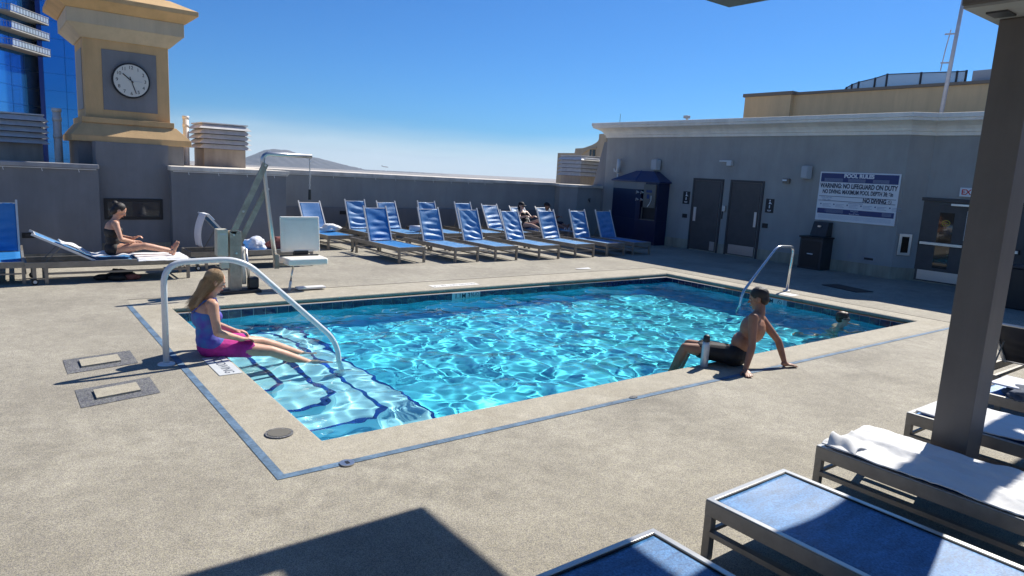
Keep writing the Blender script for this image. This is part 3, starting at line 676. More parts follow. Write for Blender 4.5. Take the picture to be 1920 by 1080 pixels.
# wall lever / closer between the doors
lv = thing('door_keypad', 'small white and black keypad unit on the jamb between the restroom doors', 'keypad', (XW-.04, 7.95, 1.4))
obj('keypad_box', MB().box(XW-.07, XW-.0, 7.88, 7.99, 1.30, 1.48), 'steel', lv, bevel=.006); obj('cable_strip', MB().box(XW-.03, XW-.0, 7.985, 8.01, 1.07, 1.30), 'black', lv)
def rsign(y0, y1, z0, z1, label):
    t = thing('restroom_sign', label, 'restroom sign', (XW-.01, (y0+y1)/2, z0), group='black restroom signs with white pictograms')
    obj('plate', MB().box(XW-.012, XW-.0, y0, y1, z0, z1), 'black', t, bevel=.003)
    g = MB(); yc = (y0+y1)/2; x = XW-.0135; h = z1-z0
    g.ellipsoid((x, yc, z1-h*.12), (.002, .022, .022)); g.add([(x, yc+.035, z1-h*.37), (x, yc-.035, z1-h*.37), (x, yc, z1-h*.16)], [(0, 1, 2)]); g.bar((x, yc-.015, z1-h*.25), (x, yc-.07, z1-h*.38), .012, .003, (1, 0, 0))
    g.ellipsoid((x, yc, z1-h*.49), (.002, .018, .022)); g.bar((x, yc, z1-h*.53), (x, yc, z1-h*.68), .035, .003, (1, 0, 0))
    for k in range(8):
        a = R(180+k*22.5); b = R(180+(k+1)*22.5); g.bar((x, yc+.055*math.cos(a), z1-h*.80+.04*math.sin(a)), (x, yc+.055*math.cos(b), z1-h*.80+.04*math.sin(b)), .01, .003, (1, 0, 0))
    g.box(x-.001, x+.001, yc-.06, yc+.06, z1-h*.84, z1-h*.80)
    obj('pictogram', g, 'signwhite', t)
rsign(9.29, 9.56, 1.43, 1.83, 'black restroom sign left of the first door, nearer the booth')
rsign(6.29, 6.55, 1.38, 1.78, 'black restroom sign right of the second door')
for y0, y1, z0, z1, lb in ((9.33, 9.52, .985, 1.11, 'black braille plate below the sign nearer the booth'), (6.41, 6.59, .93, 1.065, 'black braille plate below the sign right of the doors')):
    tag(obj('braille_plate', MB().box(XW-.014, XW, y0, y1, z0, z1), 'black', bevel=.003), lb, 'wall plate')
cl = thing('wall_light', 'small white wall light above the restroom doors', 'wall light', (XW-.05, 8.0, 2.78))
obj('arm', MB().box(XW-.10, XW, 7.80, 8.24, 2.79, 2.84), 'offwhite', cl, bevel=.006); obj('lamp', MB().box(XW-.12, XW-.0, 7.80, 7.96, 2.68, 2.788), 'offwhite', cl, bevel=.01)
def speaker(y0, y1, z0, z1, lb):
    t = thing('wall_speaker', lb, 'speaker', (XW-.1, (y0+y1)/2, z0), group='grey wall speakers')
    obj('cabinet', MB().prism([(XW-.06, y0), (XW-.20, y0+.05), (XW-.22, (y0+y1)/2), (XW-.20, y1-.05), (XW-.06, y1)], z0, z1), 'spk', t, bevel=.02)
    obj('grille', MB().box(XW-.228, XW-.2201, y0+.06, y1-.06, z0+.03, z1-.03), 'spk', t)
    obj('bracket', MB().box(XW-.06, XW, y0+.08, y1-.08, z0+.1, z1-.1), 'dark', t)
speaker(10.56, 10.90, 2.46, 2.82, 'grey wall speaker above the blue shower booth'); speaker(5.22, 5.51, 2.39, 2.74, 'grey wall speaker left of the pool rules board')
st = thing('strobe_alarm', 'small brown strobe alarm box right of the doors', 'alarm', (XW-.05, 5.95, 2.25)); obj('box', MB().box(XW-.10, XW, 5.86, 6.05, 2.24, 2.37), 'tangrey', st, bevel=.008); obj('lens', MB().box(XW-.12, XW-.1001, 5.92, 6.05, 2.30, 2.345), 'signwhite', st, bevel=.004)
wp = thing('white_antenna', 'white tubular antenna on the wall beside the shower booth', 'antenna', (15.9, 12.4, 2.3)); obj('tube', MB().tube([(XW-.15, 12.42, 2.32), (XW-.15, 12.40, 2.80)], .065, 12), 'offwhite', wp, smooth=True); obj('stem', MB().tube([(XW-.15, 12.42, 2.15), (XW-.15, 12.42, 2.33)], .03, 10), 'offwhite', wp)
obj('elbow', MB().tube([(XW-.15, 12.42, 2.36), (XW-.15, 12.58, 2.38), (XW-.15, 12.60, 2.47)], .035, 8), 'offwhite', wp)
tag(obj('wall_socket', MB().box(XW-.012, XW, 3.86, 3.99, .365, .50), 'capgrey', bevel=.004), 'small square grey outlet cover low on the pool house wall', 'socket')
ws = thing('wall_vent', 'narrow black slot vent low on the wall under the rules board', 'vent', (XW, 3.4, .42)); obj('frame', MB().box(XW-.012, XW, 3.26, 3.60, .36, .49), 'capgrey', ws, bevel=.003); obj('slot', MB().box(XW-.015, XW-.0125, 3.32, 3.55, .40, .455), 'black', ws)

# ---- pool rules board
t = thing('pool_rules_board', 'large white and blue POOL RULES sign on the pool house wall', 'sign', (XW-.03, 3.95, 1.3))
BY_0, BY_1, BZ0, BZ1 = 2.92, 5.0, 1.31, 2.60
obj('board', MB().box(XW-.035, XW-.001, BY_0, BY_1, BZ0, BZ1), 'signwhite', t, bevel=.01)
fx = XW-.0355
def rect(a, b, c, d, m_, nm='print_block', o=0): return obj(nm, MB().box(fx-.003-o, fx-o, a, b, c, d), m_, t)
rect(BY_0+.04, BY_1-.04, 2.335, 2.565, 'signblue'); rect(BY_0+.04, BY_1-.04, 1.50, 1.635, 'signblue')
rect(BY_0+.04, BY_1-.04, 1.955, 1.967, 'signink', 'rule_line'); rect(BY_0+.04, BY_1-.04, 1.835, 1.847, 'signink', 'rule_line')
def ln(s_, sz, yy, zz, m_='signink', al='CENTER', ws=1., bold=.0, o=.0): return text('lettering', s_, m_, sz, frame_mat((fx-.0035-o, yy, zz), (0, -1, 0), (0, 0, 1)), t, align=al, ext=.0008, wscale=ws, bold=bold)
ln('POOL RULES', .13, 3.95, 2.50, 'signwhite', ws=1.05, bold=.007)
ln('WARNING: NO LIFEGUARD ON DUTY', .165, 3.96, 2.235, ws=.70, bold=.0065)
ln('NO DIVING. MAXIMUM POOL DEPTH 3ft 6in', .145, 3.96, 2.08, ws=.645, bold=.005)
ln('NO DIVING', .14, 3.48, 1.895, ws=.80, bold=.006)
q = MB(); ring_sign(q, frame_mat((fx-.0035, 3.10, 1.895), (0, -1, 0), (0, 0, 1)), .045, .008); obj('no_diving_symbol', q, 'signink', t)
ln('POOL HOURS', .05, 4.90, 1.925, 'faint', 'LEFT'); ln('10am - 8pm', .05, 4.86, 1.87, 'faint', 'LEFT')
ln('EMERGENCY STEPS', .045, 3.95, 1.80, 'faint')
for k in range(6):
    y = 4.88-k*.36; obj('bullet', MB().box(fx-.003, fx, y-.016, y+.016, 1.735, 1.767), 'signblue', t)
    for j in range(3): rect(y-.28+.05*(j % 2), y-.05, 1.752-j*.033, 1.762-j*.033, 'faint', 'print_line')
for c in range(3):
    for j in range(4): rect(4.86-.64*c-.50+.05*((j*3+c) % 3), 4.86-.64*c, 2.42-.022*j, 2.429-.022*j, 'faint', 'print_line', .0035)
for j in range(4): rect(4.25, 4.75-.05*(j % 2), 1.605-.024*j, 1.613-.024*j, 'faint', 'print_line', .0035)
ln('Pool opens', .045, 3.95, 1.605, 'signwhite', o=.003); ln('or', .04, 3.95, 1.567, 'signwhite', o=.003); ln('Security Office', .045, 3.95, 1.53, 'signwhite', o=.003)
for j in range(3): rect(3.02, 3.25, 1.60-.03*j, 1.612-.03*j, 'faint', 'print_line', .0035)
for j in range(4): rect(BY_0+.1, BY_1-.08, 1.455-.026*j, 1.461-.026*j, 'faint', 'print_line')

# ---- bottle filler / drinking station
t = thing('bottle_filler', 'dark drinking fountain cabinet with bottle filler under the rules board', 'drinking fountain', (15.7, 4.75, 0))
obj('cabinet', MB().box(15.42, 15.95, 4.42, 5.06, .0, .83), 'dark', t, bevel=.012)
obj('rim', MB().box(15.39, 15.95, 4.39, 5.09, .831, .875), 'black', t, bevel=.01)
obj('tower', MB().add([(15.62, 4.48, .876), (15.62, 4.93, .876), (15.94, 4.93, .876), (15.94, 4.48, .876), (15.72, 4.48, 1.27), (15.72, 4.90, 1.27), (15.94, 4.90, 1.27), (15.94, 4.48, 1.27)], [(0, 1, 2, 3), (4, 7, 6, 5), (0, 4, 5, 1), (1, 5, 6, 2), (2, 6, 7, 3), (3, 7, 4, 0)]), 'dark', t, bevel=.01)
obj('tap', MB().box(15.64, 15.70, 4.66, 4.74, 1.13, 1.17), 'steel', t); obj('lower_door', MB().box(15.412, 15.4195, 4.48, 5.0, .06, .76), 'black', t)
obj('nameplate', MB().box(15.408, 15.4115, 4.66, 4.82, .40, .425), 'signwhite', t)
tag(obj('floor_mat', MB().prism([(12.60, 2.05), (13.10, 1.92), (13.36, 2.85), (12.86, 2.96)], .002, .016), 'black', bevel=.004), 'black rubber mat on the shaded deck behind the steel handrail', 'mat')
t = thing('waste_bin', 'black square waste bin at the right edge in the shade', 'bin', (14.3, -.45, 0))
obj('body', MB().box(13.95, 14.75, -1.2, -.16, 0, .80), 'black', t, bevel=.02); obj('lid', MB().box(13.93, 14.77, -1.22, -.14, .801, .86), 'dark', t, bevel=.02)

# ---- blue shower booth
t = thing('shower_booth', 'dark blue shower and towel booth with hipped blue roof', 'booth', (15.5, 10.6, 0))
bp_ = [(15.0, 9.45), (15.0, 10.72), (15.55, 12.1), (15.94, 12.1), (15.94, 9.45)]
obj('lower_body', MB().prism(bp_, .0, .80), 'booth', t, bevel=.004)
obj('side_body', MB().prism([(15.0, 10.44), (15.0, 10.72), (15.55, 12.1), (15.94, 12.1), (15.94, 10.44)], .801, 1.80), 'booth', t, bevel=.004)
obj('back_panel', MB().prism([(15.30, 9.53), (15.30, 10.439), (15.94, 10.439), (15.94, 9.53)], .801, 1.99), 'dark', t)
obj('corner_pillar', MB().box(15.0, 15.94, 9.45, 9.529, .801, 1.99), 'booth', t)
obj('fascia', MB().prism([(14.995, 10.2), (14.995, 10.722), (15.55, 12.105), (15.94, 12.1), (15.94, 10.2)], 1.801, 2.04), 'fascia', t)
obj('fascia', MB().prism([(15.0, 9.45), (15.0, 10.199), (15.94, 10.199), (15.94, 9.45)], 1.99, 2.04), 'booth', t)
rf = MB(); rb = [(14.93, 9.36), (14.93, 10.76), (15.49, 12.19), (15.95, 12.19), (15.95, 9.36)]
tp_ = [(15.45, 10.1), (15.45, 10.8), (15.60, 11.1), (15.95, 11.1), (15.95, 10.1)]
rf.add([(x, y, 2.045) for x, y in rb]+[(x, y, 2.09) for x, y in rb]+[(x, y, 2.42) for x, y in tp_], [(4, 3, 2, 1, 0)]+[(i, (i+1) % 5, 5+(i+1) % 5, 5+i) for i in range(5)]+[(5+i, 5+(i+1) % 5, 10+(i+1) % 5, 10+i) for i in range(5)]+[(10, 11, 12, 13, 14)])
obj('roof', rf, 'boothroof', t)
obj('hip_trim', MB().bar((14.93, 10.76, 2.095), (15.45, 10.8, 2.425), .03, .02), 'signblue', t)
cb_ = obj('steel_cabinet', MB().box(14.9, 15.5, 9.53, 10.22, 1.22, 1.985), 'cabinet', t, bevel=.01)
obj('door_panel', MB().box(14.89, 14.8995, 9.60, 10.15, 1.28, 1.93), 'cabinet', cb_, bevel=.004); obj('blue_label', MB().box(14.885, 14.8895, 9.72, 10.05, 1.72, 1.80), 'signblue', cb_); obj('blue_label', MB().box(14.885, 14.8895, 9.85, 10.0, 1.52, 1.66), 'signblue', cb_)
obj('white_hose', MB().tube([(14.87, 9.74, 1.62), (14.85, 9.72, 1.48), (14.87, 9.80, 1.36), (14.88, 9.92, 1.26)], .018, 8), 'white', cb_)
for y in (10.60, 10.33):
    for z in (1.70, 1.46):
        h_ = obj('tap_hook', MB().tube([(14.998, y, z), (14.93, y, z), (14.93, y, z)], .022, 8), 'steel', t); obj('lever', MB().tube([(14.93, y+.07, z-.045), (14.93, y+.05, z+.05), (14.93, y-.03, z+.02), (14.93, y-.10, z)], .014, 6), 'steel', h_)
obj('shelf', MB().box(15.02, 15.29, 9.535, 10.42, .801, .83), 'cabinet', t)
obj('post', MB().box(15.0, 15.06, 10.30, 10.34, .831, 1.22), 'cabinet', t)

def booth_fit(o):
    if o.type == 'MESH':
        for v in o.data.vertices:
            x, y, z = v.co
            v.co.x = 15.4+(x-15.0)*.58 if x < 15.949 else x
            v.co.y = 10.15+(y-9.45)*.748 if y <= 10.72 else 11.1+(y-10.72)*1.014
    for c_ in o.children: booth_fit(c_)
bpy.context.view_layer.update(); booth_fit(t)
# ================================================================== BEYOND
t = thing('beige_building', 'long tan stucco building wing rising above the pool house roof', 'building', (30, 8, 0))
obj('wall', MB().box(26.2, 40, -16, 14.5, -20, 6.10), 'tan', t); obj('pilaster', MB().box(25.95, 26.2, 12.3, 14.6, -20, 6.10), 'tan', t)
obj('cap', MB().box(26.1, 40, -16, 12.2, 6.101, 6.21), 'tangrey', t); obj('cap', MB().box(25.88, 26.6, 12.2, 14.68, 6.101, 6.25), 'tangrey', t)
t = thing('glass_windscreen', 'curved grey glass windscreen with posts on the tan building roof', 'glass screen', (27, 8, 6.2))
pts_ = [(26.9, 10.55, 6.22), (26.82, 10.35, 6.36), (26.76, 10.1, 6.46), (26.7, 9.8, 6.53), (26.6, 9.1, 6.62), (26.5, 8.6, 6.72), (26.4, 7.3, 6.66), (26.35, 6.05, 6.60), (26.35, 5.75, 6.60)]
for a, b in zip(pts_[:-1], pts_[1:]):
    g = MB(); e = .012; g.add([(a[0], a[1], 6.212), (b[0], b[1], 6.212), (b[0], b[1], b[2]), (a[0], a[1], a[2]), (a[0]+e, a[1], 6.212), (b[0]+e, b[1], 6.212), (b[0]+e, b[1], b[2]), (a[0]+e, a[1], a[2])], [(0, 1, 2, 3), (4, 7, 6, 5), (3, 2, 6, 7), (0, 4, 5, 1), (0, 3, 7, 4), (1, 5, 6, 2)]); obj('pane', g, 'fenceglass', t)
    obj('top_rail', MB().bar((a[0], a[1], a[2]+.01), (b[0], b[1], b[2]+.01), .03, .03), 'dark', t)
    obj('screen_post', MB().box(b[0]-.03, b[0]+.03, b[1]-.03, b[1]+.03, 6.212, b[2]+.04), 'dark', t)
t = thing('rooftop_unit', 'dark grey curved rooftop unit beside the flagpole', 'rooftop unit', (26.8, 4.5, 6.2))
obj('casing', MB().add([(26.5, 5.6, 6.212), (26.5, 2.6, 6.212), (28, 2.6, 6.212), (28, 5.6, 6.212), (26.5, 5.6, 6.62), (26.5, 2.6, 6.46), (28, 2.6, 6.46), (28, 5.6, 6.62), (26.5, 4.0, 6.66), (28, 4.0, 6.66)], [(0, 1, 5, 8, 4), (3, 7, 9, 6, 2), (0, 4, 7, 3), (1, 2, 6, 5), (4, 8, 9, 7), (8, 5, 6, 9), (0, 3, 2, 1)]), 'spk', t)
obj('duct', MB().tube([(26.45, 3.6, 6.23), (26.45, 3.9, 6.28), (26.45, 4.3, 6.25)], .07, 8), 'offwhite', t)
t = thing('flagpole', 'tall grey metal mast with small brackets behind the pool house', 'mast', (25.6, 5.9, 4))
obj('pole', MB().tube([(24.6, 5.72, 4.05), (24.6, 5.50, 9.6)], [.075, .055], 12), 'vent', t, smooth=True)
obj('whip_antenna', MB().tube([(24.6, 5.92, 6.4), (24.6, 5.86, 7.1), (24.6, 5.78, 7.75)], .018, 6), 'vent', t)
for z in (6.65, 7.6): obj('bracket', MB().bar((24.6, 5.62, z), (24.6, 5.95, z+.02), .04, .05), 'vent', t)
t = thing('roof_camera', 'small camera mast on the pool house cornice', 'camera', (16.2, 10.0, 4.07)); obj('stem', MB().box(16.17, 16.23, 9.87, 9.93, 4.07, 4.16), 'vent', t); obj('head', MB().box(16.1, 16.26, 9.82, 9.98, 4.16, 4.25), 'spk', t, bevel=.01)
tag(obj('whip_antenna', MB().tube([(16.3, 13.0, 4.05), (16.3, 13.0, 4.42)], .008, 5), 'dark'), 'thin whip antenna at the far left end of the cornice', 'antenna')
t = thing('arched_building', 'cream building with stepped arched parapet behind the roof vent', 'building', (22, 19, 0))
arc = [(20.6, -20), (20.6, 3.18), (19.40, 3.19), (19.36, 3.40), (18.85, 3.42)]
for k in range(9):
    a = k/8; arc.append((18.85-1.0*math.sin(a*math.pi/2)*1.0, 3.42+.40*(1-math.cos(a*math.pi/2))*.2+.40*a*.8))
arc += [(17.84, 4.05), (17.4, 4.05), (17.4, -20)]
n = len(arc); vs = [(20.0, y, z) for y, z in arc]+[(23.0, y, z) for y, z in arc]
obj('facade', MB().add(vs, [tuple(range(n))[::-1], tuple(range(n, 2*n))]+[(i, (i+1) % n, n+(i+1) % n, n+i) for i in range(n)]), 'cream', t)
w_ = obj('window', MB().box(19.97, 20.0, 18.0, 18.35, 3.05, 3.35), 'glassdark', t); obj('mullion', MB().box(19.955, 19.9695, 18.16, 18.19, 3.05, 3.35), 'cream', w_)
obj('arch_band', MB().tube([(19.97, 19.1, 2.9), (19.97, 18.8, 3.18), (19.97, 18.4, 3.38), (19.97, 17.9, 3.45)], .03, 6), 'cream', t)

# glass skyscraper
t = thing('glass_skyscraper', 'blue mirrored glass skyscraper behind the clock tower with balconies', 'skyscraper', (0, 170, -60))
gp = [(-30, 165), (7.0, 158), (7.0, 200), (-30, 200)]
obj('left_facade', MB().prism([(-12, 131), (6.9, 162), (6.9, 190), (-12, 190)], -80, 70), 'curtain', t)
obj('edge_fin', MB().prism([(6.92, 159.4), (7.7, 159.4), (7.7, 175), (6.92, 175)], -80, 70), 'curtaindark', t)
obj('right_facade', MB().prism([(7.72, 160), (19.5, 163.0), (19.5, 190), (7.72, 190)], -80, 70), 'curtain', t)
fl = MB()
for k in range(-1, 12):
    z = k*3.3; a = Vector((-12, 130.9, z)); b = Vector((6.9, 161.9, z)); fl.bar(a, b, .05, .05)
    fl.bar((7.72, 159.92, z), (19.5, 162.92, z), .05, .05)
obj('floor_line', fl, 'mullion', t, kind='stuff')
fl = MB()
for k in range(1, 5):
    x = 6.9-k*2.2; fl.bar((x, 130.9+(x+12)*31/18.9, -10), (x, 130.9+(x+12)*31/18.9, 60), .035, .035)
for k in range(1, 3): fl.bar((7.72+k*3.7, 159.9+k*3.7*.2547, -10), (7.72+k*3.7, 159.9+k*3.7*.2547, 60), .035, .035)
obj('mullion', fl, 'mullion', t, kind='stuff')
for z in (25.3, 22.4, 19.45):
    bl = obj('balcony', MB().prism([(-.6, 149.0), (2.75, 149.5), (9.0, 160.0), (8.3, 165.5), (-.6, 152.5)], z+.0, z+.26), 'stucco', t)
    P0, P1 = Vector((2.8, 149.45, 0)), Vector((8.95, 159.8, 0))
    g = MB(); g.bar(P0+Vector((0, 0, z+.8)), P1+Vector((0, 0, z+.8)), .04, .95); obj('glass_rail', g, 'railglass', bl)
    g = MB()
    for k in range(14): q_ = P0.lerp(P1, k/13)+Vector((.06, -.05, 0)); g.box(q_.x-.03, q_.x+.03, q_.y-.03, q_.y+.03, z+.31, z+1.30)
    g.bar(P0+Vector((.06, -.05, z+1.33)), P1+Vector((.06, -.05, z+1.33)), .08, .08)
    for k in range(8): g.bar((-.4+k*.42, 149.0, z+.31), (-.4+k*.42, 149.0, z+1.2), .06, .06)
    g.bar((-.5, 149.0, z+1.2), (2.75, 149.4, z+1.25), .07, .07)
    obj('rail_post', g, 'capgrey', bl, kind='stuff')
t = thing('office_block', 'dark blue lower building glimpsed between vent and clock tower', 'building', (1, 90, 0))
obj('facade', MB().box(-2.2, 3.4, 90, 100, -60, 3.4), 'curtaindark', t)
for k in range(5):
    for j in range(3): obj('window', MB().box(-1.9+k*1.0, -1.2+k*1.0, 89.95, 89.999, -4+j*2.4, -2.4+j*2.4), 'mullion', t)

# mountains and desert
def mountains():
    pts = [(2450, -40), (2590, -10), (2653, 30), (2720, 64), (2790, 100), (2855, 133), (2905, 141), (2957, 152), (3050, 147), (3120, 149), (3165, 144), (3240, 118), (3307, 98), (3380, 90), (3420, 70), (3488, 74), (3562, 64), (3650, 44), (3720, 34), (3789, 19), (3900, -6), (4023, -40), (4120, -75), (5300, -78)]
    xs_ = np.array([p[0] for p in pts]); hs_ = np.array([p[1] for p in pts]); n = 150; m_ = 26
    X = np.linspace(2300, 5300, n); base = np.interp(X, xs_, hs_)
    jit = np.cumsum(rng.normal(0, 2.2, n)); jit -= np.linspace(jit[0], jit[-1], n); jit = np.clip(jit, -6, 6)
    vs = []; 
    gul = rng.normal(0, 1, (n, m_))
    for i in range(n):
        for j in range(m_):
            f = j/(m_-1)            # 0 front foot, ridge at .5
            prof_ = 1-abs(f-.5)*2; prof_ = prof_**.85
            h = -75+(base[i]+jit[i]*.6+75)*prof_ + gul[i, j]*4*prof_*(1-prof_)*3 + 14*math.sin(i*.9+j*.7)*prof_*(1-prof_)*2
            vs.append((X[i], 8400+f*1300, h))
    fs = [(i*m_+j, (i+1)*m_+j, (i+1)*m_+j+1, i*m_+j+1) for i in range(n-1) for j in range(m_-1)]
    obj('mountains', MB().add(vs, fs), 'rock', smooth=True, kind='structure')
mountains()
obj('desert_plain', MB().add([(-11000, -11000, -75), (11000, -11000, -75), (11000, 10500, -75), (-11000, 10500, -75)], [(0, 1, 2, 3)]), 'desert', kind='structure')
t = thing('airliner', 'tiny airliner low over the horizon above the back parapet', 'airplane', (1509, 3000, -.6))
ap = Vector((1509, 3000, -2)); q = MB()
q.tube([ap+Vector((-17, 0, 1.0)), ap+Vector((-14, 0, .8)), ap+Vector((-8, 0, 0)), ap+Vector((12, 0, -1)), ap+Vector((16, 0, -1.3)), ap+Vector((18, 0, -1.8))], [.4, 1.2, 1.9, 2.0, 1.4, .3], 10); obj('fuselage', q, 'plane', t)
obj('wing', MB().add([ap+Vector((6, 0, -1)), ap+Vector((-1, 0, -1)), ap+Vector((-6, -15, 0)), ap+Vector((-3.5, -15, 0)), ap+Vector((6, 0, -.4)), ap+Vector((-1, 0, -.4)), ap+Vector((-6, -15, .3)), ap+Vector((-3.5, -15, .3))], [(0, 1, 2, 3), (4, 7, 6, 5), (0, 3, 7, 4), (1, 5, 6, 2), (2, 6, 7, 3)]), 'plane', t)
obj('wing', MB().add([ap+Vector((6, 0, -1)), ap+Vector((-1, 0, -1)), ap+Vector((-6, 15, 0)), ap+Vector((-3.5, 15, 0)), ap+Vector((6, 0, -.4)), ap+Vector((-1, 0, -.4)), ap+Vector((-6, 15, .3)), ap+Vector((-3.5, 15, .3))], [(0, 1, 2, 3), (4, 7, 6, 5), (0, 3, 7, 4), (1, 5, 6, 2), (2, 6, 7, 3)]), 'plane', t)
obj('tail_fin', MB().add([ap+Vector((-11, -.2, 1)), ap+Vector((-16, -.2, 1)), ap+Vector((-18, -.2, 6.5)), ap+Vector((-15.5, -.2, 6.5)), ap+Vector((-11, .2, 1)), ap+Vector((-16, .2, 1)), ap+Vector((-18, .2, 6.5)), ap+Vector((-15.5, .2, 6.5))], [(0, 1, 2, 3), (4, 7, 6, 5), (0, 3, 7, 4), (1, 5, 6, 2), (2, 3, 7, 6)]), 'plane', t)
# haze
hz = bpy.data.materials.new('haze'); hz.use_nodes = True; ht = hz.node_tree; ht.nodes.clear(); ho = ht.nodes.new('ShaderNodeOutputMaterial'); hv = ht.nodes.new('ShaderNodeVolumePrincipled')
hv.inputs['Color'].default_value = (.72, .85, 1, 1); hv.inputs['Density'].default_value = 0.5e-4; hv.inputs['Anisotropy'].default_value = .2; ht.links.new(hv.outputs[0], ho.inputs['Volume'])
obj('haze', MB().box(-11500, 11500, -11500, 11000, -82, 190), hz, kind='stuff')

# ================================================================== PERGOLA
t = thing('pergola', 'brown steel pergola with square post and canopy over near loungers', 'pergola', (3.6, -3.1, 0))
obj('post', MB().box(3.45, 3.73, -3.21, -2.975, 0, 3.30), 'post', t, bevel=.006)
obj('base_plate', MB().box(3.38, 3.80, -3.28, -2.90, 0.001, .02), 'post', t, bevel=.003)
obj('short_beam', MB().box(3.02, 4.25, -3.55, -2.90, 3.32, 3.85), 'post', t, bevel=.008)  # beam end, cut short to keep its shadow off the loungers
obj('short_beam_soffit', MB().box(3.03, 4.24, -3.54, -2.91, 3.302, 3.319), 'soffit', t)
obj('fixture', MB().box(3.20, 3.36, -3.10, -2.98, 3.290, 3.3015), 'dark', t)
obj('post', MB().box(9.45, 9.73, -3.21, -2.975, 0, 3.85), 'post', t, bevel=.006)
# upper beams; the slotted run is unseen, added to shade the near loungers
b_ = MB(); H0, H1 = 3.852, 4.05
Y0b, Y1b = -2.74, -2.27
b_.box(3.97, 10, Y1b-.13, Y1b, H0, H1); b_.box(3.97, 10, Y0b, Y0b+.20, H0, H1)
b_.box(3.97, 5.72, Y0b+.20, Y1b-.13, H0, H1)
x = 5.72
for k in range(8):
    x += .30; b_.box(x, x+.18, Y0b+.20, Y1b-.13, H0, H1); x += .18
obj('unseen_beam', b_, 'post', t)
b_ = MB(); b_.box(3.60, 3.98, -6.5, -.42, H0, H1)
obj('cross_beam', b_, 'post', t)
b_ = MB(); b_.box(-4, 3.6, -.60, -.42, H0, H1); b_.box(-4, 3.6, -.86, -.72, H0, H1); b_.box(3.18, 3.6, -.72, -.60, H0, H1)
obj('edge_beam', b_, 'soffit', t)
obj('canopy', MB().box(-4, 3.6, -6.5, -.86, H0+.05, H1-.05), 'soffit', t)
obj('cross_beam', MB().box(-4.2, -4.0, -6.5, -.42, H0, H1), 'post', t)
obj('post', MB().box(-4.2, -3.95, -5.0, -4.75, 0, H0), 'post', t)
obj('unseen_beam', MB().box(3.98, 10, -6.5, -6.2, H0, H1), 'post', t)

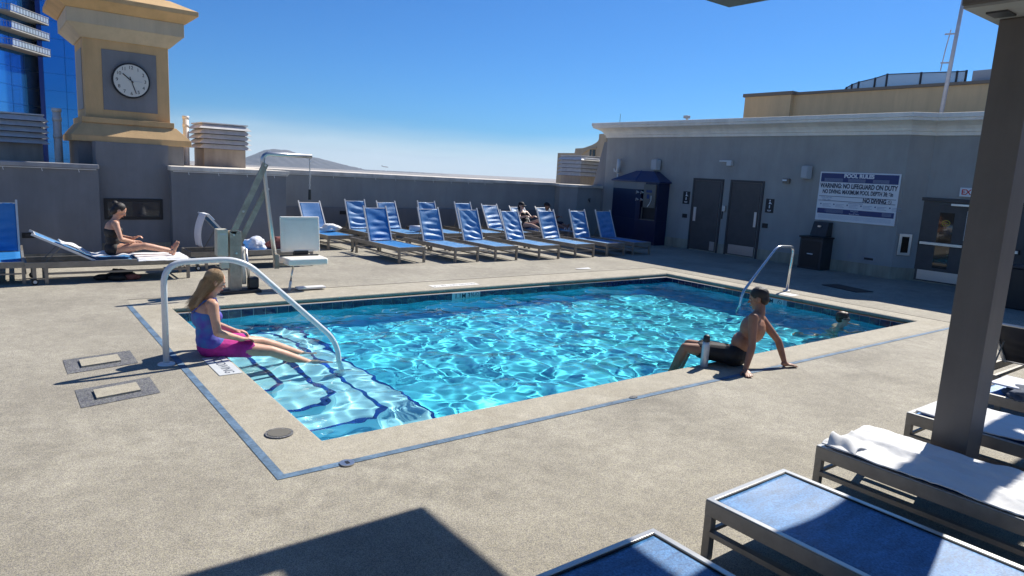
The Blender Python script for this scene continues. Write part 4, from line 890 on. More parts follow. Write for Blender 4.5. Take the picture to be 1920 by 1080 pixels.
# ================================================================== LOUNGERS
def wrinkle_grid(x0, x1, y0, y1, nx, ny, f):
    vs = []; fs = []
    for j in range(ny+1):
        for i in range(nx+1):
            u = i/nx; v = j/ny; x = x0+(x1-x0)*u; y = y0+(y1-y0)*v; vs.append(f(x, y, u, v))
    for j in range(ny):
        for i in range(nx): a = j*(nx+1)+i; fs.append((a, a+1, a+nx+2, a+nx+1))
    return MB().add(vs, fs)
def make_lounger(label, w=.70, l=2.3, h=.36, back=66, hinge=1.42, slingm='sling', wr=1, hi=False, seed=0, name='sun_lounger', group='blue sling sun loungers', diag=0):
    rd = random.Random(seed)
    t = thing(name, label, 'sun lounger', group=group)
    hw = w/2; T = .035
    kw = dict(world=False)
    fr = MB()
    for s in (-1, 1): fr.box(s*hw-(T if s > 0 else 0), s*hw+(0 if s > 0 else T), 0, l, h-.095, h-.006)
    fr.box(-hw+T, hw-T, 0, T, h-.095, h-.006); fr.box(-hw+T, hw-T, l-T, l, h-.095, h-.006)
    obj('frame', fr, 'frame', t, bevel=.003 if hi else 0, **kw)
    tr = MB()
    for s in (-1, 1): tr.box(s*hw-(T if s > 0 else 0)+.002*(-s), s*hw+(0 if s > 0 else T)-.002*s, .002, hinge, h-.0055, h)
    tr.box(-hw+T, hw-T, .002, T, h-.0055, h)
    obj('top_rail', tr, 'frametop' , t, bevel=.002 if hi else 0, **kw)
    for s in (-1, 1):
        for y in (.0, l-.30):
            x0 = s*hw-(.05 if s > 0 else 0)
            obj('leg', MB().box(x0+.001, x0+.049, y+.001, y+.05, 0 if y < 1 else .0, h-.095), 'frame', t, bevel=.003 if hi else 0, **kw)
        obj('stretcher', MB().box(s*hw-.02-(.012 if s > 0 else -.0), s*hw+.02-(.008 if s > 0 else .0)-.0, .05, l-.30, .155, .185), 'frame', t, **kw)
    for y in (.02, l-.28): obj('crossbar', MB().box(-hw+.05, hw-.05, y, y+.022, .16, .182), 'frame', t, **kw)
    for s in (-1, 1):
        x = s*(hw+.012); wl = obj('wheel', MB().tube([(x-.013, l-.12, .05), (x+.013, l-.12, .05)], .05, 16), 'rubber', t, **kw); obj('hub', MB().tube([(x+.014*s, l-.12, .05), (x+.018*s, l-.12, .05)], .026, 12), 'offwhite', wl, **kw)
        obj('wheel_bracket', MB().bar((s*(hw-.02), l-.12, .05), (s*(hw-.02), l-.12, h-.095), .02, .05, (0, 1, 0)), 'frame', t, **kw)
    ph_ = [rd.random()*6 for _ in range(8)]
    def seatf(x, y, u, v):
        sag = -.018*math.sin(math.pi*u)*min(1, math.sin(math.pi*min(max(v, 0), 1))*2.2+.1)
        zz = h-.010+sag+.0018*math.sin(y*22+ph_[0]+x*6)*math.sin(math.pi*u)*wr
        return (x, y, zz)
    nx_, ny_ = (26, 60) if hi else (8, 16)
    st_ = wrinkle_grid(-hw+T+.006, hw-T-.006, T+.006, hinge, nx_, ny_, seatf)
    so_ = obj('seat_sling', st_, slingm, t, smooth=True, **kw); sm = so_.modifiers.new('solid', 'SOLIDIFY'); sm.thickness = .004
    if hi:
        e = MB()
        for s in (-1, 1): e.box(s*(hw-T-.004)-.0035, s*(hw-T-.004)+.0035, T, hinge, h-.012, h-.004)
        e.box(-hw+T, hw-T, T+.001, T+.008, h-.012, h-.004); obj('spline', e, 'black', t, **kw)
    # back
    a = R(back); bl = l-hinge-.03
    d = Vector((0, math.cos(a), math.sin(a))); nrm = Vector((0, -math.sin(a), math.cos(a))); O = Vector((0, hinge, h-.01))
    bf = MB()
    for s in (-1, 1): bf.bar(O+Vector((s*(hw-T-.018), 0, 0)), O+Vector((s*(hw-T-.018), 0, 0))+d*(bl+.03), .03, .032, nrm)
    bf.bar(O+Vector((-(hw-T-.033), 0, 0))+d*(bl-.03), O+Vector((hw-T-.033, 0, 0))+d*(bl-.03), .02, .02, nrm)
    bo_ = obj('back_frame', bf, 'backframe', t, bevel=.004 if hi else 0, **kw)
    def backf(x, y, u, v):
        e = math.sin(math.pi*u)
        dg = diag*x*14
        lowv = (1-v)**1.3
        wv = wr*e*(.013*lowv*math.sin(v*34+ph_[1]+1.2*math.sin(x*5+ph_[2])+dg)+.007*math.sin(v*19+ph_[3]+x*9*(1 if ph_[4] > 3 else -1)+dg))
        off = -.022*e*math.sin(math.pi*min(1, v*1.0))+wv
        p = O+Vector((x, 0, 0))+d*(y)+nrm*(off+.006); return tuple(p)
    bs = wrinkle_grid(-(hw-T-.030), hw-T-.030, .01, bl-.03, 14, 60, backf)
    bo2 = obj('back_sling', bs, slingm, bo_, smooth=True, **kw); sm = bo2.modifiers.new('solid', 'SOLIDIFY'); sm.thickness = .003
    if back > 12:
        for s in (-1, 1):
            q0 = O+Vector((s*(hw-.12), 0, 0))+d*(bl*.55); obj('back_prop', MB().tube([q0, (s*(hw-.12), min(l-.1, q0.y+.25), h-.06)], .009, 6), 'frame', t, **kw)
    return t
def place(t, x, y, rz, label=None):
    t.location = (x, y, 0); t.rotation_euler = (0, 0, rz)
    if label: t['label'] = label
    return t
# front row (feet to the pool)
G = 'blue sling sun loungers'
front = [(5.52, 8.58, .05), (6.85, 8.36, .04), (7.98, 8.33, .03), (9.30, 8.27, .02), (10.60, 8.34, .0), (11.78, 8.34, -.02), (12.85, 8.36, -.04)]
ordw = ['leftmost', 'second', 'third', 'fourth', 'fifth', 'sixth', 'rightmost']
used = set()
def lounger_from(key, x, y, rz, label):
    n_ = len(used); used.add(n_)
    kw_ = {'A': dict(wr=.8), 'B': dict(slingm='slingfade', wr=1.2, diag=.9), 'C': dict(slingm='slingfade', wr=1.5)}[key]
    o = make_lounger(label, seed=100+n_*7, back=66+random.uniform(-3.5, 2.5), **kw_)
    return place(o, x, y, rz+random.uniform(-.02, .02))
kinds = 'ACBBCCC'
for (x, y, rz), k, w_ in zip(front, kinds, ordw):
    extra = {'leftmost': ', bright blue, by the pool lift', 'rightmost': ', in the shade beside the booth'}.get(w_, '')
    lounger_from(k, x, y, rz, f'{w_} upright blue lounger in the front row of seven{extra}')
backrow = [(6.26, 11.42, 'C', .04, 'leftmost upright lounger of the back row, wrinkled blue, small white towel on its seat'), (7.22, 11.35, 'C', .03, 'second lounger of the back row, rolled towel on its seat'), (8.50, 11.35, 'C', .03, 'third lounger of the back row, only its back top showing'), (9.80, 11.35, 'B', .02, 'fourth lounger of the back row with diagonal creases')]
for x, y, k, rz, lb in backrow: lounger_from(k, x, y, rz, lb)
protoW = make_lounger('pale sunlit lounger of the back row with glaring white frame', seed=14, slingm='slingfade', wr=1.5, back=58); place(protoW, 10.85, 11.35, .0)
protoD = make_lounger('back row lounger under the woman in black swimsuit', seed=15, slingm='slingfade', back=52); place(protoD, 11.95, 11.3, -.02)
o = copy_tree(protoD); place(o, 13.05, 11.3, -.02, 'rightmost back row lounger, under the man in black cap')
o = make_lounger('clean bright blue lounger behind the white lift seat', seed=21, slingm='sling', wr=.15, back=58); place(o, 4.95, 11.2, .06)
# left side
o = make_lounger('upright blue lounger cut off by the left frame edge', seed=31, w=.78, back=82, wr=.9); place(o, -1.98, 8.05, -.02)
LL = make_lounger('half reclined lounger carrying the seated person, white towel over it', seed=32, w=.72, l=2.36, back=28, wr=.6, slingm='slingfade'); place(LL, .76, 8.32, math.pi/2)
LM = make_lounger('lounger with bags on it behind the pool lift, back raised', seed=33, w=.72, l=2.36, back=48, wr=.6); place(LM, 3.30, 9.15, math.pi/2+.02)
# near loungers under the pergola
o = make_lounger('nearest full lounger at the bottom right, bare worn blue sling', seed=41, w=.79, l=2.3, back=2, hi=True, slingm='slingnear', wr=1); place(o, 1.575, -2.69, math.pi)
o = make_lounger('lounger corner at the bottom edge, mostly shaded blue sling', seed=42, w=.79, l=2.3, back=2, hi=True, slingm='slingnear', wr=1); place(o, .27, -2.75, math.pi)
o = make_lounger('near lounger covered by a white towel, left of the brown post', seed=43, w=.76, l=2.3, back=2, hi=True); place(o, 2.93, -2.59, math.pi)
o = make_lounger('near lounger with white towel, behind the brown post', seed=44, w=.76, l=2.3, back=2, hi=True); place(o, 4.32, -2.60, math.pi)
o = make_lounger('far right lounger in shade with dark bags on its seat', seed=45, w=.76, l=2.3, back=2, hi=True); place(o, 5.62, -2.62, math.pi)
o = make_lounger('lounger with raised dark back and pale top rail at right edge', seed=46, w=.78, l=2.3, back=38, slingm='slingshade', wr=.5); place(o, 8.36, -2.70, math.pi/2)

# ---- towels and cloth
def cloth(name, label, cat, f, x0, x1, y0, y1, nx, ny, mt='towel', th=.008, group=None):
    g = wrinkle_grid(x0, x1, y0, y1, nx, ny, f); o = obj(name, g, mt, smooth=True)
    s = o.modifiers.new('solid', 'SOLIDIFY'); s.thickness = th; s.offset = 1
    return tag(o, label, cat, group)
from mathutils import noise as mn
def fold(x, y, s, amp, seed=0): return amp*mn.noise(Vector((x*s, y*s*.6, seed)))
def towelB(x, y, u, v):
    z = .370+.012*abs(math.sin(8*x+1.2*math.sin(3*y)))+fold(x, y, 6, .026, 3)+.010*abs(fold(x, y, 17, 1, 8))+.012*math.exp(-((x-2.88-.12*(y+3.2))/.03)**2)+.010*math.exp(-((x-3.05+.1*(y+3.4))/.025)**2)
    e = max(0, (2.60-x)/.06); z -= .0*e
    if u > .98: z -= .01
    return (x+.02*mn.noise(Vector((y*4, 1, 2))), y+.012*mn.noise(Vector((x*9, 7, 2))), max(z, .363))
cloth('beach_towel', 'white towel spread flat over the near lounger left of the brown post', 'towel', towelB, 2.565, 3.285, -4.6, -2.62, 60, 150)
def towelC(x, y, u, v):
    z = .370+.013*abs(math.sin(7*x+2+1.5*math.sin(2.6*y)))+fold(x, y, 5, .026, 9)+.010*abs(fold(x, y, 16, 1, 2))
    return (x+.02*mn.noise(Vector((y*4, 5, 2))), y+.012*mn.noise(Vector((x*9, 3, 2))), max(z, .363))
cloth('beach_towel', 'white towel spread over the lounger behind the brown post', 'towel', towelC, 3.985, 4.655, -4.5, -2.65, 36, 90)
def curl(cx_, cy_, cz_, r, ln_, ang):
    def f(x, y, u, v):
        a = -0.6+4.2*v; rr = r*(1-.25*v); p = Vector(((u-.5)*ln_, rr*math.cos(a)+.01*math.sin(9*u), rr*math.sin(a)+r+.01*math.sin(7*u+3*v)))
        p = Matrix.Rotation(ang, 3, 'Z') @ p; return (cx_+p.x, cy_+p.y, cz_+p.z)
    return f
def flap(x, y, u, v):
    a = math.pi*v; h = .075*math.sin(a)*(1-.55*u)+.008*math.sin(9*u+5*v)
    return (2.575+.17*v+.02*math.sin(4*u), -2.655-.20*u+.02*math.sin(a), .372+h)
cloth('folded_towel', 'raised corner fold of white towel with something yellow inside', 'towel', flap, 0, 1, 0, 1, 18, 22, th=.006)
obj_ = tag(obj('sandal', MB().ellipsoid((2.675, -2.70, .398), (.035, .035, .022), 12), 'yellow', smooth=True), 'small yellow item tucked in the rolled towel corner', 'small item')
def lump(name, label, cat, c, r, mt, seed, amp=.35, n=3, parts=None):
    bm = bmesh.new(); bmesh.ops.create_icosphere(bm, subdivisions=4, radius=1)
    for v in bm.verts:
        p = v.co.copy(); k = 1+amp*(mn.noise(p*1.6+Vector((seed, 0, 0)))+.6*abs(mn.noise(p*3.7+Vector((0, seed, 0))))-.2+.25*abs(mn.noise(p*8+Vector((0, seed, 5)))))
        v.co = Vector((p.x*r[0]*k, p.y*r[1]*k, max(p.z*r[2]*k, -r[2]*.55)))
    me = bpy.data.meshes.new(name); bm.to_mesh(me); bm.free(); me.transform(Matrix.Translation((c[0], c[1], c[2]+r[2]*.55)))
    return tag(obj(name, me, mt, smooth=True), label, cat)
# towels/bags on the lift-side lounger LM (top z ~.36)
lump('beach_towel', 'crumpled patterned white towel on the lounger behind the lift', 'towel', (2.20, 9.05, .345), (.22, .18, .16), 'towelblue', 3)
lump('clothes_bundle', 'maroon clothes bundle on the lounger behind the lift', 'clothes', (2.72, 9.12, .345), (.24, .17, .15), 'redcloth', 8)
lump('beach_towel', 'small white towel bundle right of the maroon clothes', 'towel', (3.08, 9.30, .345), (.16, .12, .13), 'towel', 12)
def drape(x, y, u, v):     # towel over raised back LM: u across width (world Y), v from front over the top to back
    pass
Zt = .36+.89*math.sin(R(48)); Xt = 3.30-1.42-.89*math.cos(R(48))
def drapeM(x, y, u, v):
    yy = 8.86+.42*u+.015*math.sin(9*v)
    if v < .35: k = v/.35; p = (Xt+.10*(1-k)+.02, yy, Zt-.11*(1-k)+.03)
    else: k = (v-.35)/.65; p = (Xt-.03-.10*math.sin(k*2.2)+.02*math.sin(12*u), yy+.03*math.sin(5*k), Zt+.03-.62*k)
    return p
cloth('beach_towel', 'white towel hanging over the raised back of the lounger behind the lift', 'towel', drapeM, 0, 1, 0, 1, 18, 36)
def drapeL(x, y, u, v):    # over reclined back of LL, lying down slope to the seat
    X = -1.12+1.05*v; a = math.tan(R(28)); hx = .76-1.42
    zb = .36+max(0, (hx-X))*a
    yy = 8.05+.50*u; return (X, yy, zb+.03+.05*abs(mn.noise(Vector((X*6, yy*6, 1))))+.03*math.sin(8*v+3*u)**2)
cloth('beach_towel', 'white towel bunched on the reclined back behind the seated person', 'towel', drapeL, 0, 1, 0, 1, 20, 40)
def seatT(x, y, u, v):
    X = -.05+.86*v; yy = 7.92+.78*u; z = .372+.012*abs(mn.noise(Vector((X*7, yy*5, 4))))
    if u < .06: z -= .04
    if v > .94: z -= .05
    return (X, yy, z)
cloth('beach_towel', 'white towel spread under the seated person on the left lounger', 'towel', seatT, 0, 1, 0, 1, 30, 36)
# small towels on the far loungers
lump('beach_towel', 'small white towel on the leftmost back row lounger seat', 'towel', (6.30, 12.35, .35), (.16, .14, .08), 'towel', 21)
lump('beach_towel', 'bunched white towel hanging off the bright lounger behind the lift seat', 'towel', (5.12, 12.3, .37), (.26, .16, .11), 'towel', 23)
t = thing('rolled_towel', 'rolled blue and white towel on the second back row lounger', 'towel', (7.55, 11.9, .36)); obj('roll', MB().tube([(7.30, 11.95, .45), (7.78, 11.85, .45)], .085, 14), 'towelblue', t, smooth=True); obj('towel_end', MB().ellipsoid((7.80, 11.85, .44), (.04, .09, .09), 12), 'towel', t, smooth=True)
lump('beach_towel', 'white towel piece at the feet of the woman in black', 'towel', (12.0, 11.55, .35), (.12, .1, .06), 'towel', 25)
t = thing('sandals', 'white slide sandals with looped straps on the rightmost back lounger', 'sandals', (12.65, 11.5, .36))
for dx in (0, .16):
    s_ = obj('sandal', MB().box(12.62+dx, 12.73+dx, 11.40, 11.66, .365, .39), 'offwhite', t, bevel=.01); obj('strap', MB().tube([(12.625+dx, 11.5, .39), (12.64+dx, 11.5, .47), (12.70+dx, 11.5, .47), (12.725+dx, 11.5, .39)], .012, 6), 'white', s_)
# shoes under left lounger
t = thing('pair_of_shoes', 'dark shoes and bag on the deck under the occupied left lounger', 'shoes', (-.35, 8.1, 0))
for x, y, a_ in ((-.55, 8.15, .2), (-.35, 8.02, -.2), (-.12, 8.05, .1)):
    obj('shoe', MB().ellipsoid((x, y, .05), (.14, .06, .055), 14, Matrix.Rotation(a_, 3, 'Z')), 'blackcloth' if x < -.2 else 'redcloth', t, smooth=True)
lump('hand_bag', 'black cloth bag under the occupied left lounger', 'bag', (-.25, 8.42, 0), (.20, .12, .09), 'blackcloth', 40)
# dark bags on far right lounger
lump('hand_bag', 'black bag on the shaded far right lounger', 'bag', (5.75, -3.35, .35), (.30, .30, .14), 'blackcloth', 51)
lump('clothes_bundle', 'dark grey clothes heap on the shaded far right lounger', 'clothes', (5.45, -3.0, .35), (.22, .16, .07), 'greybag', 53)
tag(obj('magazine', MB().box(5.36, 5.80, -2.98, -2.72, .43, .445, Matrix.Translation((0, 0, 0))), 'towelblue', bevel=.003), 'pale blue folder lying on the shaded far right lounger', 'folder')

# ================================================================== RAILS
def arc_path(pts, r, n=6):
    pts = [Vector(p) for p in pts]; out = [pts[0]]
    for i in range(1, len(pts)-1):
        a, b, c = pts[i-1], pts[i], pts[i+1]; d1 = (a-b).normalized(); d2 = (c-b).normalized(); k = min(r, (a-b).length*.45, (c-b).length*.45)
        s, e = b+d1*k, b+d2*k
        for j in range(n+1): u = j/n; out.append(s.lerp(b, u).lerp(b.lerp(e, u), u))
    out.append(pts[-1]); return out
def handrail(name, label, pts, r, mt, fl, bend):
    t = thing(name, label, 'handrail', (fl[0], fl[1], 0))
    obj('rail', MB().tube(arc_path(pts, bend, 8), r, 16), mt, t, smooth=True)
    n = 24; c = fl; m_ = MB().tube([(c[0], c[1], .001), (c[0], c[1], .012), (c[0], c[1], .022)], [.085, .080, .035], n); obj('flange', m_, mt, t, smooth=False)
    return t
hr = handrail('pool_handrail', 'white tubular handrail arching from the deck over the pool steps', [(-.62, 2.62, 0), (-.62, 2.62, 1.05), (.14, 2.62, 1.07), (1.235, 2.62, .03), (1.275, 2.62, -.80)], .031, 'rail', (-.62, 2.62), .22)
handrail('pool_handrail', 'polished steel handrail at the far right end of the pool', [(11.20, 2.81, 0), (11.27, 2.81, .92), (10.66, 2.81, .94), (9.62, 2.81, .06), (9.50, 2.81, -.85)], .028, 'railsteel', (11.20, 2.81), .14)

# ================================================================== POOL LIFT
YLf = 6.35
t = lift = thing('pool_lift', 'grey metal pool lift with white plastic seat and chain boom', 'pool lift', (1.1, YLf, 0))
obj('mast', MB().box(.99, 1.17, YLf-.07, YLf+.07, .03, .99), 'galv', t, bevel=.006)
obj('base', MB().box(.85, 1.45, YLf-.16, YLf+.22, 0, .05), 'dark', t, bevel=.008)
obj('cable_drum', MB().box(1.28, 1.44, YLf-.08, YLf+.08, .051, .24), 'dark', t, bevel=.03)
bt = obj('battery_box', MB().box(.80, .965, YLf-.09, YLf+.09, .60, 1.02), 'battery', t, bevel=.012); obj('latch', MB().box(.84, .93, YLf-.095, YLf-.0905, .93, .96), 'steel', bt)
obj('control_box', MB().box(.86, .985, YLf-.07, YLf+.07, .40, .57), 'battery', t, bevel=.01)
obj('upper_arm', MB().bar((1.04, YLf-.05, .95), (1.56, YLf-.05, 2.06), .04, .095, (0, 0, 1)), 'galv', t, bevel=.004)
obj('lower_arm', MB().bar((1.07, YLf+.03, .60), (1.60, YLf+.03, 1.68), .04, .085, (0, 0, 1)), 'galv', t, bevel=.004)
for p in ((1.05, .93), (1.55, 2.03), (1.09, .64), (1.59, 1.66), (1.20, 1.30)): obj('bolt', MB().tube([(p[0], YLf-.085, p[1]), (p[0], YLf-.07, p[1])], .018, 8), 'steel', t)
obj('actuator', MB().tube([(1.23, YLf+.06, .12), (1.22, YLf+.06, .72)], .042, 12), 'white', t, smooth=True); obj('actuator_rod', MB().tube([(1.31, YLf, .12), (1.25, YLf, .70)], .022, 12), 'steel', t, smooth=True)
obj('boom', MB().tube(arc_path([(1.735, YLf, .42), (1.62, YLf, 1.30), (1.52, YLf, 2.215), (2.33, YLf, 2.215)], .13, 8), .035, 16), 'steel', t, smooth=True)
obj('boom_collar', MB().box(1.70, 1.77, YLf-.05, YLf+.05, .36, .60), 'galv', t, bevel=.005)
obj('seat_arm', MB().bar((1.72, YLf, .42), (1.95, YLf, .42), .05, .05), 'galv', t)
ch = obj('chain', MB(), 'steel', t) if False else None
cm = MB(); z = 2.17; k = 0
while z > 1.66:
    pl = []
    for j in range(9):
        a = 2*math.pi*j/8; px_, pz_ = .011*math.cos(a), .021*math.sin(a); pl.append((2.30+(px_ if k % 2 else 0), YLf+(0 if k % 2 else px_), z+pz_))
    cm.tube(pl, .0045, 5); z -= .033; k += 1
obj('chain', cm, 'steel', t, kind='stuff')
obj('chain_hook', MB().tube([(2.30, YLf, 1.67), (2.30, YLf, 1.50)], [.022, .026], 8), 'black', t)
# seat
st_ = obj('seat', MB().prism([(1.86, YLf-.24), (2.54, YLf-.24), (2.56, YLf+.22), (1.84, YLf+.22)], .42, .54), 'seat', t, bevel=.035, seg=4)
obj('seat_belt', MB().box(1.85, 2.5, YLf+.10, YLf+.16, .541, .56), 'black', st_)
bk = MB(); Mb = frame_mat((2.22, YLf+.20, .60), (1, 0, .0), (0, .10, 1))
bk.box(-.34, .34, 0, .60, -.015, .02, Mb); so_ = obj('seat_back', bk, 'seat', t, bevel=.03, seg=4)
obj('back_panel', MB().box(-.27, .27, .05, .54, .0205, .026, Mb), 'seat', so_, bevel=.004)
obj('back_bracket', MB().box(2.1, 2.34, YLf+.16, YLf+.24, .54, .62), 'black', t)
obj('leg_rest_pole', MB().tube([(1.98, YLf-.12, .42), (1.93, YLf-.14, .16)], .016, 8), 'steel', t, smooth=True); obj('leg_rest_foot', MB().tube([(1.93, YLf-.14, .16), (1.90, YLf-.15, .0)], .022, 8), 'white', t, smooth=True)
obj('foot_rest', MB().box(2.02, 2.50, YLf-.24, YLf-.08, .02, .055), 'white', t, bevel=.01)

# ================================================================== BOTTLE
t = thing('water_bottle', 'steel water bottle with dark cap standing on the near coping', 'water bottle', (4.60, -.11, 0))
bx, by = 4.60, -.11
obj('body', MB().tube([(bx, by, 0), (bx, by, .008), (bx, by, .26), (bx, by, .29), (bx, by, .305)], [.040, .046, .046, .040, .034], 20), 'bottle', t, smooth=True)
obj('cap', MB().tube([(bx, by, .306), (bx, by, .318), (bx, by, .365), (bx, by, .385)], [.038, .040, .038, .022], 18), 'dark', t, smooth=True)
obj('strap', MB().tube([(bx+.040, by, .35), (bx+.052, by-.01, .28), (bx+.052, by-.01, .17)], .007, 6), 'black', t)

# ================================================================== PEOPLE
def blob(mbx, voxel=.008, smooth=5, name='b', cut=None):
    me = mbx.mesh(name); o = bpy.data.objects.new(name, me); C.objects.link(o)
    r_ = o.modifiers.new('r', 'REMESH'); r_.mode = 'VOXEL'; r_.voxel_size = voxel; r_.use_smooth_shade = True
    s_ = o.modifiers.new('s', 'SMOOTH'); s_.factor = .5; s_.iterations = smooth
    dg = bpy.context.evaluated_depsgraph_get(); out = bpy.data.meshes.new_from_object(o.evaluated_get(dg)); bpy.data.objects.remove(o)
    if cut:
        bm = bmesh.new(); bm.from_mesh(out)
        for co, no in cut: bmesh.ops.bisect_plane(bm, geom=bm.verts[:]+bm.edges[:]+bm.faces[:], plane_co=co, plane_no=no, clear_outer=True)
        bm.to_mesh(out); bm.free()
    out.shade_smooth(); return out
V = Vector
def basis(fwd, up_):
    f = V(fwd).normalized(); u = V(up_); u = (u-f*u.dot(f)).normalized(); r = f.cross(u); return Matrix((r, f, u)).transposed()   # columns: right, forward, up
def head_parts(b, c, B, s):
    c = V(c); e = lambda off, r: b.ellipsoid(c+B @ (V(off)*s), [x*s for x in r], 20, B)
    e((0, -.008, .028), (.076, .096, .088)); e((0, .028, -.040), (.058, .058, .072)); e((0, .050, -.092), (.030, .030, .022))
    e((0, .078, .016), (.050, .018, .014)); e((.030, .066, -.035), (.022, .022, .022)); e((-.030, .066, -.035), (.022, .022, .022))
    b.cone(c+B @ (V((0, .088, .004))*s), .009*s, c+B @ (V((0, .106, -.026))*s), .013*s, 10)
    e((0, .084, -.060), (.026, .014, .009))
    for q in (-1, 1): e((q*.078, -.006, -.006), (.012, .024, .034))
def head_details(parent, c, B, s, glasses=False):
    c = V(c)
    for q in (-1, 1):
        ey = obj('eye', MB().ellipsoid(c+B @ (V((q*.030, .079, .000))*s), [.014*s, .010*s, .009*s], 12, B), 'eye', parent, smooth=True)
        obj('iris', MB().ellipsoid(c+B @ (V((q*.030, .0865, .000))*s), [.006*s, .004*s, .006*s], 8, B), 'iris', ey)
        obj('eyebrow', MB().ellipsoid(c+B @ (V((q*.031, .089, .020))*s), [.020*s, .006*s, .004*s], 10, B), 'hairdark', parent, smooth=True)
    m_ = MB(); m_.ellipsoid(c+B @ (V((0, .0945, -.058))*s), [.022*s, .006*s, .0045*s], 12, B); m_.ellipsoid(c+B @ (V((0, .094, -.066))*s), [.018*s, .006*s, .005*s], 12, B); obj('lips', m_, 'lips', parent, smooth=True)
    if glasses:
        g = MB()
        for q in (-1, 1): g.ellipsoid(c+B @ (V((q*.034, .094, .002))*s), [.030*s, .008*s, .020*s], 14, B); g.tube([c+B @ (V((q*.062, .088, .006))*s), c+B @ (V((q*.080, .0, .006))*s)], .003*s+.001, 6)
        g.tube([c+B @ (V((-.01, .10, .006))*s), c+B @ (V((.01, .10, .006))*s)], .004*s, 6)
        obj('sunglasses', g, 'black', parent, smooth=True)
def hand_parts(b, wrist, B, s, curl_=.5, side=1, spread=.25):
    """B columns: right(thumb side for side=1), forward(fingers), up(back of hand)"""
    w = V(wrist); P = lambda o: w+B @ (V(o)*s)
    b.ellipsoid(P((0, .048, 0)), (.040*s, .050*s, .015*s), 14, B); b.cone(P((0, -.02, 0)), .026*s, P((0, .02, 0)), .024*s, 10)
    for i, (x, ln_) in enumerate(((.028, .072), (.010, .080), (-.009, .076), (-.028, .060))):
        x *= side; a0 = spread*x*9
        d1 = V((math.sin(a0), math.cos(curl_*.5)*math.cos(a0), -math.sin(curl_*.5))); d2 = V((math.sin(a0), math.cos(curl_*1.4), -math.sin(curl_*1.4)))
        k0 = V((x, .082, 0)); k1 = k0+d1*ln_*.52; k2 = k1+d2*ln_*.48
        b.cone(P(k0-d1*.02), .0100*s, P(k1), .0090*s, 8); b.cone(P(k1), .0090*s, P(k2), .0075*s, 8)
    b.cone(P((side*.030, .018, -.004)), .013*s, P((side*.060, .052, -.010)), .0105*s, 8); b.cone(P((side*.060, .052, -.010)), .0105*s, P((side*.068, .082, -.014)), .009*s, 8)
def foot_parts(b, ankle, B, s):
    a = V(ankle); P = lambda o: a+B @ (V(o)*s)
    b.cone(P((0, -.03, -.04)), .034*s, P((0, .07, -.035)), .030*s, 12); b.cone(P((0, .06, -.035)), .030*s, P((0, .15, -.055)), .022*s, 12); b.ellipsoid(P((0, .12, -.055)), (.044*s, .055*s, .020*s), 14, B)
    for i in range(5): b.cone(P((-.034+.017*i, .155, -.058)), .0115*s, P((-.036+.018*i, .19-.007*abs(i-1), -.060)), .010*s, 8)
def limb(b, pts, rs, n=14):
    for i in range(len(pts)-1): b.cone(pts[i], rs[i], pts[i+1], rs[i+1], n)
def leg(b, hip, knee, ankle, s, fb=None):
    hip, knee, ankle = V(hip), V(knee), V(ankle)
    limb(b, [hip, hip.lerp(knee, .45), knee], [.086*s, .074*s, .053*s]); m1 = knee.lerp(ankle, .3)
    calfd = (V(fb)*-1 if fb is not None else V((0, 0, 0)))*.010*s
    limb(b, [knee, m1+calfd, ankle], [.052*s, .054*s, .034*s])
def arm(b, sh, el, wr, s):
    limb(b, [V(sh), V(sh).lerp(V(el), .4), V(el)], [.050*s, .044*s, .035*s]); limb(b, [V(el), V(el).lerp(V(wr), .25), V(wr)], [.036*s, .037*s, .024*s])
def torso(b, pel, chest, neck, B, s, fem=False, fat=1.0):
    pel, chest, neck = V(pel), V(chest), V(neck)
    b.ellipsoid(pel, (.165*s*fat, .110*s*fat, .115*s), 20, B)
    w = pel.lerp(chest, .45); b.ellipsoid(w, ((.125 if fem else .142)*s*fat, .095*s*fat, .13*s), 20, B)
    b.ellipsoid(chest, (.158*s*fat, .108*s*fat, .155*s), 20, B)
    sh = chest.lerp(neck, .62); r_ = B @ V((1, 0, 0))
    b.cone(sh-r_*.135*s, .055*s, sh+r_*.135*s, .055*s, 16); b.cone(sh+(neck-sh)*.1, .075*s, neck, .052*s, 14)
    if fem:
        for q in (-1, 1): b.ellipsoid(chest+B @ V((q*.070*s, .085*s, -.01*s)), (.062*s, .058*s, .062*s), 16, B)
    return sh
RECV_EXTRA = []
def strands(parent, root_c, HB, s, tip_c, mt, n=150, seed=1, spread=.05, rad=(.086, .10, .092)):
    rd = random.Random(seed); g = MB()
    for i in range(n):
        th = rd.uniform(-2.3, 2.3); ph2 = rd.uniform(.05, 1.0)
        def P(k):   # over the skull from the crown down the back
            a = ph2*.3+k*1.35; return V(root_c)+HB @ (V((math.sin(th)*math.sin(a)*rad[0], -math.cos(th)*math.sin(a)*rad[1]-.01, .035+math.cos(a)*rad[2]))*s*1.03)
        p = [P(k/4) for k in range(5)]; tip = V(tip_c)+V((rd.gauss(0, spread), rd.gauss(0, spread), rd.uniform(-.04, .10)))
        p += [p[-1].lerp(tip, .5)+V((0, 0, -.01)), tip]
        g.tube(p, [.0022, .0028, .0028, .0028, .0028, .0024, .001], 4, caps=False)
    return obj('hair_strands', g, mt, parent, kind='stuff')
